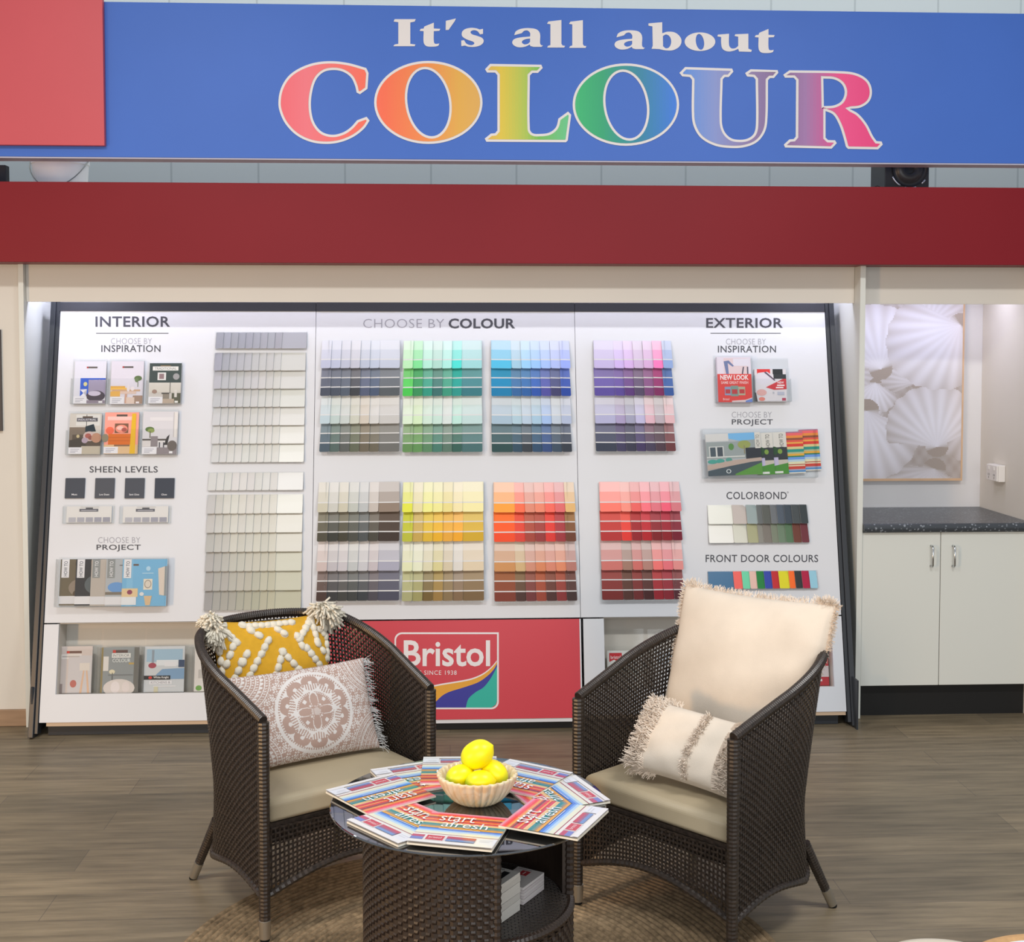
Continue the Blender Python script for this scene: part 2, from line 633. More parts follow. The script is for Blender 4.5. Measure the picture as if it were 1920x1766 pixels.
def split_strips(vs, fs, step):
    """cut flat triangles into vertical strips so that a printed colour blend can follow x"""
    out = []
    for f in fs:
        tri = [vs[i] for i in f]
        x0, x1 = min(p[0] for p in tri), max(p[0] for p in tri)
        k = math.floor(x0 / step)
        while k * step < x1:
            a, b_ = k * step, (k + 1) * step
            poly = tri
            for side, lim in ((1, a), (-1, b_)):
                new = []
                for i in range(len(poly)):
                    p, q = poly[i - 1], poly[i]
                    ip, iq = side * (p[0] - lim) >= 0, side * (q[0] - lim) >= 0
                    if ip != iq:
                        t = (lim - p[0]) / (q[0] - p[0])
                        new.append((lim, p[1] + (q[1] - p[1]) * t))
                    if iq:
                        new.append(q)
                poly = new
                if not poly:
                    break
            if len(poly) > 2:
                out.append((poly, (a + b_) / 2))
            k += 1
    return out


sign_white = mat('white_vinyl_lettering', 'dcd8d8', 0.4, 0.3)
letter_m = attr_mat('printed_lettering', 0.4, 0.35)
for name, outs in big:
    ol = MB()
    vs, fs = fill_outlines(outs)
    ol.add([on_sign(p, 0.003) for p in vs], fs)
    for o_ in outs:
        for i in range(len(o_)):
            a, b_ = o_[i - 1], o_[i]
            ol.poly([on_sign(a, 0), on_sign(b_, 0), on_sign(b_, 0.003), on_sign(a, 0.003)])
    lo = obj('letter', ol, sign_white, sign)
    lo['label'] = 'white outlined capital ' + name
    ins = [offset_path(outs[0], 4.6)] + [offset_path(h_, -4.6) for h_ in outs[1:]]
    vs, fs = fill_outlines(ins)
    fl = MB()
    for poly, xm in split_strips(vs, fs, 6):
        fl.poly([on_sign(p, 0.0045) for p in poly], ramp_col(xm))
    obj('letter_fill', fl, letter_m, lo)['label'] = 'blended colour face of the capital ' + name

# small white words
gI = [[(768, 52), (895, 52), (888, 66), (862, 72), (862, 200), (893, 204), (888, 214), (760, 214), (768, 204), (790, 200), (790, 70), (762, 66)]]
gt = [[(1003, 73), (1003, 108), (1042, 110), (1036, 122), (1003, 124), (1003, 182, 1), (1010, 199, 1), (1036, 198), (1028, 212, 1), (990, 217, 1), (956, 212, 1), (942, 190, 1), (942, 124), (918, 122), (924, 110), (942, 108), (946, 96)]]
gq = [[(1075, 62), (1136, 48), (1128, 64), (1092, 116), (1074, 117)]]
gs = [[(1298, 110), (1298, 140), (1280, 143), (1265, 124, 1), (1242, 118, 1), (1224, 127, 1), (1230, 141, 1), (1262, 152, 1), (1294, 166, 1), (1302, 185, 1), (1288, 205, 1), (1255, 217, 1), (1210, 217, 1), (1190, 210), (1168, 214),
       (1167, 180), (1185, 178), (1198, 198, 1), (1225, 208, 1), (1245, 200, 1), (1240, 188, 1), (1205, 175, 1), (1174, 155, 1), (1172, 130, 1), (1190, 112, 1), (1225, 104, 1), (1258, 107, 1), (1278, 114)]]
ga = [[(1485, 148), (1495, 125, 1), (1530, 109, 1), (1580, 106, 1), (1622, 115, 1), (1640, 140, 1), (1640, 195, 1), (1646, 207, 1), (1658, 210), (1648, 218), (1600, 218), (1582, 213), (1578, 204), (1550, 217, 1), (1510, 220, 1), (1482, 208, 1),
       (1473, 190, 1), (1485, 172, 1), (1520, 162, 1), (1580, 156), (1580, 135, 1), (1565, 120, 1), (1545, 122, 1), (1530, 136)], [(1580, 168), (1550, 173, 1), (1531, 188, 1), (1545, 203, 1), (1568, 199, 1), (1580, 188)]]
gl = [[(1690, 66), (1768, 57), (1768, 200), (1775, 210), (1790, 212), (1785, 222), (1683, 222), (1688, 212), (1702, 208), (1702, 82), (1682, 79)]]
gb = [[(482, 75), (562, 68), (562, 132), (595, 123, 1), (640, 130, 1), (672, 165, 1), (665, 205, 1), (625, 230, 1), (580, 231, 1), (545, 224), (500, 222), (507, 205), (505, 92), (482, 88)], [(566, 148), (585, 139, 1), (606, 152, 1), (614, 180, 1), (605, 210, 1), (585, 220, 1), (567, 208)]]
go = [ellipse(781, 181, 89, 54, 36), ellipse(781, 182, 24, 46, 28, 0.12)]
gu = [[(885, 140), (950, 135), (950, 200, 1), (962, 219, 1), (985, 219, 1), (1003, 206), (1003, 152), (982, 148), (986, 138), (1062, 135), (1062, 222), (1082, 229), (1078, 240), (1008, 238), (1003, 222), (975, 234, 1), (940, 237, 1), (912, 222, 1), (904, 190, 1), (904, 154), (882, 150)]]


def place_glyph(mb, g, cf, src=None, dst=None):
    outs = []
    for o_ in g:
        o_ = smooth_path(o_, 5)
        if src:
            o_ = [(dst[0] + (p[0] - src[0]) / (src[2] - src[0]) * (dst[2] - dst[0]), dst[1] + (p[1] - src[1]) / (src[3] - src[1]) * (dst[3] - dst[1])) for p in o_]
        outs.append([cf(p) for p in o_])
    vs, fs = fill_outlines(outs)
    mb.add([on_sign(p, 0.003) for p in vs], fs)
    for o_ in outs:
        for i in range(len(o_)):
            mb.poly([on_sign(o_[i - 1], 0), on_sign(o_[i], 0), on_sign(o_[i], 0.003), on_sign(o_[i - 1], 0.003)])


abox, lbox, tbox = (1473, 106, 1658, 220), (1682, 57, 1790, 222), (918, 73, 1042, 217)
wd = MB()
for g in (gI, gt, gq, gs):
    place_glyph(wd, g, c1)
obj('lettering', wd, sign_white, sign)['label'] = "white word It's"
wd = MB()
place_glyph(wd, ga, c1)
place_glyph(wd, gl, c1)
place_glyph(wd, gl, c1, lbox, (1814, 58, 1918, 224))
obj('lettering', wd, sign_white, sign)['label'] = 'white word all'
wd = MB()
place_glyph(wd, ga, c2, abox, (285, 115, 462, 226))
place_glyph(wd, gb, c2)
place_glyph(wd, go, c2)
place_glyph(wd, gu, c2)
place_glyph(wd, gt, c2, tbox, (1099, 107, 1215, 247))
obj('lettering', wd, sign_white, sign)['label'] = 'white word about'

# red square panel mounted on the sign
a_, b_ = on_y(196, 273, YS - 0.03), on_y(196, 0, YS - 0.03)
rp = obj('square_panel', MB().box(a_.x - 1.2, a_.x, YS - 0.03, YS - 0.001, a_.z, a_.z + 0.72), mat('coral_red_panel', 'c6545c', 0.4, 0.3, noise=0.02, nscale=3), bevel=0.002)
tag(rp, 'plain coral red square panel fixed over the end of the blue sign', 'panel')

# ------------------------------------------------------------------ pail, speaker and box on top of the alcove
p0, p1 = on_y(43, 340, 5.88), on_y(152, 340, 5.88)
r_ = (p1.x - p0.x) / 2
pc = ((p0.x + p1.x) / 2, 5.88 + r_, 2.341)
pail = thing('plastic_pail', 'white plastic pail with a wire handle on top of the red beam', 'bucket', T(*pc))
pl = mat('white_pail_plastic', 'eceeea', 0.45, 0.4)
obj('body', MB().lathe([(0, 0), (r_ * 0.86, 0), (r_ * 0.88, 0.02), (r_ * 0.97, 0.19), (r_, 0.19), (r_, 0.21), (r_ * .97, 0.21), (r_ * .97, 0.24), (r_ * 1.03, 0.24), (r_ * 1.03, 0.26), (r_ * .94, 0.26), (r_ * .85, 0.03), (0, 0.03)], 40), pl, pail, smooth=True, auto=40)
hd = [(r_ * 1.02 * cos(a), -r_ * 1.06 * abs(sin(a)) - .004, 0.21 - 0.135 * abs(sin(a)) ** 1.3) for a in [pi * k / 16 for k in range(17)]]
obj('handle', MB().tube(hd, 0.0025, 6), mat('galvanised_wire', '8f938f', 0.4, 0.5, 0.8), pail, smooth=True)

p0, p1 = on_y(1659, 340, 5.82), on_y(1742, 340, 5.82)
sw = p1.x - p0.x
wz = on_y(1706, 321, 5.82).z
spk = thing('loudspeaker', 'small black bookshelf loudspeaker standing above the red beam', 'speaker', T((p0.x + p1.x) / 2, 5.82, 2.341))
blk = mat('black_speaker_vinyl', '2a2c30', 0.45, 0.4)
obj('cabinet', MB().box(-sw / 2, sw / 2, 0, 0.2, 0, 0.33), blk, spk, bevel=0.004)
cone = MB().lathe([(0.018, -.012), (0.03, 0.02), (0.062, 0.004), (0.068, -0.006), (0.078, -0.002), (0.082, 0.004)], 32)
cone.xf(basis((0.01, -0.004, wz - 2.341 + 0.01), (1, 0, 0), (0, 0, 1), (0, -1, 0)) @ Matrix.Scale(1, 4))
obj('woofer', cone, mat('rubber_cone', '3a3b3c', 0.35, 0.4), spk, smooth=True)
ring = MB()
for a0, a1 in ((205, 240), (255, 290), (310, 328)):
    ring.tube([(0.01 + 0.087 * cos(radians(a)), -0.006, wz - 2.341 + 0.01 + 0.087 * sin(radians(a))) for a in range(a0, a1 + 1, 5)], 0.004, 6)
obj('trim_ring', ring, mat('bright_ring', 'd8dce4', 0.2, 0.6, 0.6), spk, smooth=True)
cb = [on_y(1638, 352, 5.83), on_y(1641, 349.5, 5.83), on_y(1645, 348.6, 5.83), on_y(1650, 350.5, 5.83), on_y(1653, 355, 5.83)]
cbm = MB().tube([(cb[0].x - .01, 5.83, 2.343)] + [tuple(p) for p in cb] + [(cb[-1].x + 0.01, 5.84, 2.343)], 0.002, 6)
tag(obj('cable_loop', cbm, blk, smooth=True), 'thin black cable loop rising beside the loudspeaker', 'cable')
q = on_y(11, 330, 5.9)
bx = obj('storage_box', MB().box(q.x - 0.4, q.x, 5.9, 5.95, 2.341, on_y(5, 309, 5.9).z), mat('black_box_card', '303236', 0.6, 0.3), bevel=0.004)
tag(bx, 'black box on the ledge beside the white pail', 'box')

# ------------------------------------------------------------------ poster sliver on the left wall
a_, b_ = on_y(3.6, 808, YW - 0.016), on_y(1, 618, YW - 0.016)
ps = thing('wall_poster', 'dark framed poster cut by the edge on the white wall', 'poster', T(a_.x, YW, a_.z))
hh = b_.z - a_.z
fmx = mat('dark_poster_frame', '4a4546', 0.5, 0.3)
fb = MB()
fb.box(-0.6, 0, -0.016, -0.001, 0, 0.025); fb.box(-0.6, 0, -0.016, -0.001, hh - 0.025, hh)
fb.box(-0.012, 0, -0.016, -0.001, 0.025, hh - 0.025); fb.box(-0.6, -0.588, -0.016, -0.001, 0.025, hh - 0.025)
obj('frame', fb, fmx, ps)
pr = MB().box(-0.588, -0.012, -0.006, -0.001, 0.025, hh - 0.025, 'cfc8bf')
for k in range(6):
    pr.box(-0.5, -0.012, -0.008, -0.006, 0.05 + k * hh / 7, 0.08 + k * hh / 7, '6a6260')
obj('print', pr, attr_mat('poster_print', 0.5, 0.3), ps)

# ================================================================== CABINET ALCOVE
YC = on_z(1760, 1339, 0).y                        # face of the black kickboard
cx0, cx1 = XD + 0.026, XR - 0.003
yd = YC - 0.045                                   # door face
zd0, zd1 = on_y(1700, 1285, yd).z, on_y(1700, 998, yd).z
cab = thing('base_cabinet', 'white two-door base cabinet with chrome handles under the black benchtop', 'cabinet', T(0, 0, 0))
obj('carcass', MB().box(cx0, cx1, yd + 0.02, YB - .002, zd0, zd1), white_lam, cab)
obj('kickboard', MB().box(cx0, cx1, YC, YC + 0.02, 0, zd0), mat('black_kickboard', '1c1c1c', 0.5, 0.3), cab)
xm = on_y(1764, 1020, yd).x
chrome = mat('chrome', 'c9cccf', 0.18, 0.5, 1.0)
for x0, x1, hx in ((cx0, xm - 0.0015, 1750), (xm + 0.0015, cx1, 1791)):
    d = obj('door', MB().box(x0, x1, yd, yd + 0.018, zd0, zd1), white_lam, cab, bevel=0.0015)
    ht, hb = on_y(hx, 1025, yd - 0.03), on_y(hx, 1063, yd - 0.03)
    pts = [(ht.x, yd + .001, ht.z), (ht.x, yd - 0.022, ht.z), (ht.x, yd - 0.029, ht.z - 0.006), (ht.x, yd - 0.029, hb.z + 0.006), (ht.x, yd - 0.022, hb.z), (ht.x, yd + .001, hb.z)]
    obj('handle', MB().tube(pts, 0.0045, 10), chrome, d, smooth=True)

# benchtop with a rounded front edge
cm, n, l, b = new_mat('black_speckled_laminate')
tc = n.new('ShaderNodeTexCoord')
vo = n.new('ShaderNodeTexVoronoi')
vo.inputs['Scale'].default_value = 70
no = n.new('ShaderNodeTexNoise')
no.inputs['Scale'].default_value = 25
cr = n.new('ShaderNodeValToRGB')
cr.color_ramp.elements[0].position, cr.color_ramp.elements[0].color = 0.05, (*lin('8c929a'), 1)
cr.color_ramp.elements[1].position, cr.color_ramp.elements[1].color = 0.16, (*lin('3b4046'), 1)
ad = n.new('ShaderNodeMath'); ad.operation = 'MULTIPLY'
l.new(tc.outputs['Object'], vo.inputs['Vector']); l.new(tc.outputs['Object'], no.inputs['Vector'])
l.new(vo.outputs['Distance'], ad.inputs[0]); l.new(no.outputs['Fac'], ad.inputs[1])
l.new(ad.outputs[0], cr.inputs[0]); l.new(cr.outputs[0], b.inputs['Base Color'])
b.inputs['Roughness'].default_value = 0.3
zc1 = on_y(1765, 981.5, yd - 0.02).z
yf = yd - 0.025
prof = [(YB - .002, zd1 + .001), (yf + 0.012, zd1 + .001)] + [(yf + 0.017 - 0.017 * sin(a), (zd1 + zc1) / 2 - (zc1 - zd1) / 2 * cos(a)) for a in [pi * k / 8 for k in range(9)]] + [(YB - .002, zc1)]
bt = MB()
for i in range(len(prof)):
    a_, b_ = prof[i - 1], prof[i]
    bt.poly([(cx0, *a_), (cx1, *a_), (cx1, *b_), (cx0, *b_)])
bt.poly([(cx0, *p) for p in prof]); bt.poly([(cx1, *p) for p in reversed(prof)])
tag(obj('benchtop', bt, cm), 'black speckled laminate benchtop over the white two-door cabinet', 'benchtop')

# framed canvas of pale scallop shells
YP = YB - 0.03
pa, pb = on_y(1804.5, 901, YP), on_y(1808.5, 572, YP)
px1, pz0, pz1 = (pa.x + pb.x) / 2, pa.z, pb.z + 0.08
px0 = XD + 0.05
art = thing('shell_picture', 'tall framed picture of white scallop shells above the black benchtop', 'picture', T(0, 0, 0))
tm = mat('pale_timber_frame', 'c9a887', 0.5, 0.3, noise=0.08, nscale=12)
fr_ = MB()
fr_.box(px0, px1, YP - .002, YB - .001, pz0, pz0 + 0.012); fr_.box(px0, px1, YP - .002, YB - .001, pz1 - 0.012, pz1)
fr_.box(px1 - 0.008, px1, YP - .002, YB - .001, pz0 + 0.012, pz1 - 0.012); fr_.box(px0, px0 + 0.008, YP - .002, YB - .001, pz0 + 0.012, pz1 - 0.012)
obj('frame', fr_, tm, art)
# each printed shell: hinge point, direction of the fan, size, spread (picture pixels of the photograph)
shells = [(1802, 600, 222, 142, 72, 0), (1764, 838, 100, 122, 74, 0), (1640, 766, 268, 140, 70, 0), (1664, 686, 108, 128, 66, 0), (1655, 712, 262, 62, 66, 0), (1725, 712, 150, 70, 60, 1), (1598, 690, 330, 70, 70, 1), (1760, 880, 250, 130, 80, 1), (1745, 600, 60, 100, 100, 1), (1600, 770, 10, 70, 80, 1), (1840, 760, 250, 110, 60, 1)]


def shell_col(x, y):
    best = None
    for k, (hx, hy, ang, R, sp, dim) in enumerate(shells):
        dx, dy = x - hx, -(y - hy)
        d_ = sqrt(dx * dx + dy * dy)
        a = (math.degrees(atan2(dy, dx)) - ang + 180) % 360 - 180
        edge = R * (0.80 + 0.20 * cos(radians(a) * 1.6)) * (1 + 0.012 * cos(radians(a) * 26))
        if abs(a) < sp and d_ < edge or d_ < R * 0.16:
            q = d_ / edge
            rib = 0.5 + 0.5 * cos(radians(a) * 26)
            s_ = 0.90 - 0.10 * (1 - rib) * min(1, q * 1.6) - 0.13 * (abs(a) / sp) ** 3 - 0.10 * q ** 6 + 0.05 * exp_(-((q - .35) ** 2) * 10)
            if dim:
                s_ -= 0.12
            pr_ = (dim, k)
            if best is None or pr_ < best[0]:
                best = (pr_, s_)
    s_ = best[1] if best else 0.60 + 0.03 * sin(x * .3) * cos(y * .2)
    t = max(0, min(1, (s_ - 0.55) / 0.4))
    return mix(lin('a2968d'), lin('dedce4'), t ** 0.9)


exp_ = math.exp
NX, NZ = 110, 190
cv = MB()
cv.grid(lambda i, j: (px0 + 0.008 + (px1 - px0 - .016) * i / NX, YP, pz0 + 0.012 + (pz1 - pz0 - .024) * j / NZ), NX + 1, NZ + 1,
        col=lambda i, j: shell_col(1585 + (1806 - 1585) * (i + .5) / NX, 899 - (899 - 535) * (j + .5) / NZ))
obj('print', cv, attr_mat('canvas_print', 0.55, 0.2), art)

# power outlet on the right wall
oa, ob_ = on_x(1866, 884, XR), on_x(1895, 884, XR)
oz = oa.z
oy = (oa.y + ob_.y) / 2 + 0.03
po = thing('power_outlet', 'white double power outlet box on the alcove side wall above the benchtop', 'outlet', T(XR, oy, oz))
opm = mat('white_outlet_plastic', 'dedad6', 0.35, 0.4)
obj('mounting_block', MB().box(-0.035, -0.001, -0.062, 0.062, -0.04, 0.04), opm, po, bevel=0.003)
obj('face_plate', MB().box(-0.043, -0.035, -0.060, 0.060, -0.038, 0.038), opm, po, bevel=0.003)
for yy in (-0.03, 0.03):
    obj('rocker_switch', MB().box(-0.047, -0.043, yy - 0.006, yy + 0.006, 0.014, 0.03), opm, po, bevel=0.001)
    sk = MB()
    sk.box(-0.0435, -0.0428, yy - 0.008, yy - 0.005, -0.014, -0.004); sk.box(-0.0435, -0.0428, yy + 0.005, yy + 0.008, -0.014, -0.004); sk.box(-0.0435, -0.0428, yy - 0.0015, yy + 0.0015, -0.028, -0.018)
    obj('socket_slots', sk, blk, po)

# ================================================================== DISPLAY STAND (leaning board, local x = right, y = up the slope, z = off the face)
SO = V((0, 5.575, 0))
s_up = V((0, 0.43, 1.9)).normalized()
s_n = V((1, 0, 0)).cross(s_up)
MS = basis(SO, (1, 0, 0), s_up, s_n)


def S(px, py, h=0.0):
    q = on_plane(px, py, SO + s_n * h, s_n) - SO
    return q.x, q.dot(s_up)


def S3(px, py, h=0.0, lift=None):
    u, v = S(px, py, h)
    return (u, v, h if lift is None else lift)


stand = thing('display_stand', 'leaning paint colour display board in a black frame with a red logo panel', 'display stand', MS)
board_m = mat('white_display_board', 'd5d7dc', 0.42, 0.35)
frame_m = mat('charcoal_steel', '303338', 0.35, 0.45)
head_m = mat('charcoal_header', '37383d', 0.6, 0.2)
redb = mat('red_logo_board', 'c8434f', 0.42, 0.35)
tan_edge = mat('raw_board_edge', 'bfa58a', 0.6, 0.2)
text_dark = mat('dark_grey_lettering', '4b4c53', 0.5, 0.3)
text_light = mat('light_grey_lettering', '9b9ba4', 0.5, 0.3)

vt0, vt1 = S(834, 568)[1], S(834, 584)[1]
vm = S(834, 1161)[1]
vb = S(834, 1347)[1]
UL, U1, U2, UR = S(117, 620)[0], S(592, 700)[0], S(1079, 700)[0], S(1536, 620)[0]
UL = (S(117, 620)[0] + S(77, 1160)[0]) / 2
UR = (S(1536, 620)[0] + S(1591, 1160)[0]) / 2
U1 = (S(593, 600)[0] + S(583, 1150)[0]) / 2
U2 = (S(1074, 600)[0] + S(1092, 1150)[0]) / 2
for k, (a, b_) in enumerate(((UL, U1), (U1, U2), (U2, UR))):
    obj('panel', MB().box(a + 0.0012, b_ - 0.0012, vm + 0.002, vt1, -0.016, 0), board_m, stand)
    obj('header_bar', MB().box(a + (0.001 if k else -.004), b_ - 0.001, vt1 + 0.0005, vt0, -0.03, 0.004 if k != 1 else 0.006), head_m, stand)
# steel side frames: sloping flange and a foot plate
for sgn, u in ((-1, UL), (1, UR)):
    f_ = MB()
    a, b_ = sorted((u + sgn * 0.002, u + sgn * 0.018))
    f_.box(a, b_, 0.02, vt0 + 0.004, -0.05, 0.004)
    a, b_ = sorted((u + sgn * 0.018, u + sgn * 0.040))
    f_.box(a, b_, 0.005, vt0 + 0.004, -0.09, 0.016)
    obj('side_frame', f_, frame_m, stand, bevel=0.002)
    ft = MB()
    a, b_ = sorted((u + sgn * 0.026, u + sgn * 0.034))
    y0 = on_z(65, 1383, 0).y if sgn < 0 else on_z(1605, 1368, 0).y
    # vertical foot plate in world axes
    ft.box(a, b_, y0 - 5.575, 0.33, 0.0, 0.22)
    inv = MS.inverted() @ T(0, 5.575, 0)
    ft.xf(inv)
    obj('foot_plate', ft, frame_m, stand)
bs = MB().box(UL + 0.03, UR - 0.03, 0.045, 0.075, 0.002, on_z(834, 1352, 0).z + 0.07)
bs.xf(MS.inverted() @ T(0, 5.575, 0))
obj('base_rail', bs, frame_m, stand)


def lower_panel(u0, u1, win):
    """white kick panel with a brochure window; win = (u0, u1, v0) and open up to the seam"""
    m_ = MB()
    t0, t1 = -0.016, 0.0
    m_.box(u0, u1, vb + 0.006, win[2], t0, t1)
    m_.box(u0, win[0], win[2], vm - 0.004, t0, t1)
    m_.box(win[1], u1, win[2], vm - 0.004, t0, t1)
    o = obj('lower_panel', m_, board_m, stand)
    obj('raw_edge', MB().box(u0 + .03, u1 - .003, vb - 0.010, vb + 0.006, t0, t1 - 0.004), tan_edge, o)
    rc = MB()
    rc.box(win[0] - 0.01, win[1] + 0.01, win[2] - 0.004, vm - 0.001, -0.14, -0.125)
    rc.box(win[0] - 0.01, win[0], win[2], vm - 0.002, -0.125, t0)
    rc.box(win[1], win[1] + 0.01, win[2], vm - 0.002, -0.125, t0)
    rc.box(win[0], win[1], win[2] - 0.004, win[2], -0.125, t0)
    rc.box(win[0], win[1], vm - 0.003, vm + 0.001, -0.125, t0)
    obj('recess', rc, mat('recess_white', 'cfc9c0', 0.5, 0.3), o)
    return o


wl = (S(107, 1240)[0], U1 - 0.075, S(250, 1300)[1])
wr = (S(1133, 1200)[0], (S(1562, 1240)[0]), S(1560, 1287)[1])
lower_panel(UL + 0.001, U1 - 0.004, wl)
lower_panel(U2 + 0.012, UR - 0.001, wr)
obj('logo_panel', MB().box(U1 + 0.010, U2 - 0.006, S(834, 1349)[1], vm - 0.004, -0.016, 0.0), redb, stand)
eg = MB().box(U2 - 0.0058, U2 + 0.0005, S(834, 1349)[1], vm - 0.004, -0.016, 0.001)
eg.box(U1 + 0.010, U2 - 0.006, S(834, 1356)[1], S(834, 1349)[1] - .0005, -0.016, -0.003)
obj('panel_edging', eg, board_m, stand)

# logo
L7 = lambda X, Y: (640 + X / 3.692, 1140 + Y / 3.692)


def L3(p, h):
    return S3(*L7(*p), 0, h)


outer = rrect(368, -700, 1090, -168, 52, 6, (0, 1, 1, 1))
inner = rrect(379, -689, 1078, -180, 42, 6, (0, 1, 1, 1))
vs, fs = fill_outlines([outer, inner])
lg = MB()
lg.add([L3((p[0], -p[1]), 0.0006) for p in vs], fs)
put_text(lg, 'Bristol', lambda s, t: L3((432 + 598 * s, 404 - 181 * t), 0.0006), 0.018)
put_text(lg, 'PAINTS SINCE 1938', lambda s, t: L3((412 + 386 * s, 462 - 30 * t), 0.0006), 0.0, space=1.15)
obj('logo_lettering', lg, mat('white_logo_print', 'e3dfe2', 0.4, 0.3), stand)
sw_ = MB()
top = [(382, 600), (480, 575), (600, 552), (700, 532), (800, 516), (900, 496), (980, 462), (1040, 415), (1076, 372)]
mid1 = [(620, 689), (680, 622), (740, 583), (850, 548), (950, 512), (1020, 462), (1058, 420), (1077, 385)]
mid2 = [(862, 689), (880, 628), (930, 582), (985, 548), (1035, 485), (1078, 405)]


def band(a, b_, c, h):
    """printed swoosh between two curves"""
    vs, fs = fill_outlines([[(p[0], -p[1]) for p in a + list(reversed(b_))]])
    sw_.add([L3((p[0], -p[1]), h) for p in vs], fs, lin(c))


def sm(pts):
    out = []
    for i in range(len(pts) - 1):
        p0, p1, p2, p3 = V(pts[max(i - 1, 0)]), V(pts[i]), V(pts[i + 1]), V(pts[min(i + 2, len(pts) - 1)])
        for k in range(6):
            t = k / 6
            q = 0.5 * ((2 * p1) + (p2 - p0) * t + (2 * p0 - 5 * p1 + 4 * p2 - p3) * t * t + (3 * p1 - p0 - 3 * p2 + p3) * t ** 3)
            out.append((q.x, q.y))
    return out + [pts[-1]]


band(sm(top), [(382, 689)] + sm(mid1), 'dca03a', 0.0005)
band(sm([(p[0], p[1] - 10) for p in top]), sm(top), 'e3dfe2', 0.0005)
band(sm(mid1), sm(mid2), '3c3c98', 0.0005)
band(sm(mid2), [(862, 689), (1040, 689), (1070, 668), (1078, 640), (1078, 405)], '34b0a0', 0.0005)
obj('logo_swoosh', sw_, attr_mat('logo_colour_print', 0.4, 0.3), stand)

# headings
for body, x0, y0, x1, y1, mt, off, sp in (
        ('INTERIOR', 179, 593, 319, 613, 0, 0.020, 1.06), ('CHOOSE BY', 208, 634, 285, 645, 1, -0.007, 1.05), ('INSPIRATION', 190, 647, 301, 660, 0, 0.012, 1.08),
        ('SHEEN LEVELS', 168, 874, 296, 886, 0, 0.014, 1.06), ('CHOOSE BY', 184, 1007, 263, 1018, 1, -0.007, 1.05), ('PROJECT', 181, 1021, 264, 1034, 0, 0.014, 1.08),
        ('CHOOSE BY', 681, 598, 833, 615, 1, -0.009, 1.05), ('COLOUR', 841, 597, 966, 616, 0, 0.028, 1.05),
        ('EXTERIOR', 1324, 596, 1468, 615, 0, 0.020, 1.06), ('CHOOSE BY', 1361, 635, 1436, 646, 1, -0.007, 1.05), ('INSPIRATION', 1346, 648, 1455, 661, 0, 0.012, 1.08),
        ('CHOOSE BY', 1372, 772, 1447, 783, 1, -0.007, 1.05), ('PROJECT', 1372, 786, 1449, 799, 0, 0.014, 1.08), ('COLORBOND', 1362, 922, 1475, 936, 0, 0.010, 1.08), ('FRONT DOOR COLOURS', 1323, 1040, 1534, 1054, 0, 0.010, 1.06)):
    m_ = MB()
    put_text(m_, body, lambda s, t: S3(x0 + (x1 - x0) * s, y1 + (y0 - y1) * t, 0, 0.0006), off, space=sp)
    if body in ('INTERIOR', 'EXTERIOR'):
        xa, xb = (180, 316) if body == 'INTERIOR' else (1332, 1464)
        m_.poly([S3(xa, 625.6, 0, .0006), S3(xb, 625.6, 0, .0006), S3(xb, 624.2, 0, .0006), S3(xa, 624.2, 0, .0006)])
    if body == 'COLORBOND':
        vs, fs = fill_outlines([ellipse(1477, -923, 1.6, 1.6, 12), ellipse(1477, -923, 1.0, 1.0, 12)])
        m_.add([S3(p[0], -p[1], 0, .0006) for p in vs], fs)
    o = obj('heading_lettering', m_, text_light if mt else text_dark, stand)
    o['label'] = ('pale' if mt else 'dark') + ' grey heading ' + (body if body != 'COLORBOND' else 'above the roofing colours')

# ================================================================== PAINT CARD RACKS
clear = clear_mat('clear_acrylic')
card_m = attr_mat('printed_paint_card', 0.4, 0.18)
ORD = ['', 'second', 'third', 'fourth', 'fifth', 'sixth', 'seventh', 'eighth', 'ninth', 'tenth']


def hue_word(c):
    import colorsys
    s_ = [12.92 * x if x < .0031 else 1.055 * x ** (1 / 2.4) - .055 for x in c]
    h, l_, sa = colorsys.rgb_to_hls(*s_)
    if sa < 0.10:
        return 'grey'
    for lim, wd_ in ((14, 'red'), (40, 'orange'), (68, 'yellow'), (155, 'green'), (192, 'teal'), (258, 'blue'), (300, 'purple'), (340, 'pink'), (361, 'red')):
        if h * 360 < lim:
            if wd_ in ('orange', 'red') and l_ < 0.42 and sa < 0.55:
                return 'brown'
            return wd_
    return 'grey'


def card_mesh(w_, h_, cols, r=0.006, lines=True, th=0.0012):
    m_ = MB()
    base = rrect(-w_ / 2, 0, w_ / 2, h_, r, 3, (0, 0, 1, 1))
    m_.prism(base, -th, 0, lin('d4d4d4'))
    n_ = len(cols)
    g = 0.038 * h_ if lines else 0
    for k, c in enumerate(cols):       # k = 0 top
        y1, y0 = h_ * (1 - k / n_), h_ * (1 - (k + 1) / n_)
        if k:
            y1 -= g * (1 if lines != 2 or k == 2 else 0.0)
        if k == n_ - 1:
            pts = rrect(-w_ / 2, y0, w_ / 2, y1, r, 3, (0, 0, 1, 1))
        else:
            pts = [(-w_ / 2, y0), (w_ / 2, y0), (w_ / 2, y1), (-w_ / 2, y1)]
        m_.poly([(p[0], p[1], 0.0003) for p in pts], c)
    return m_


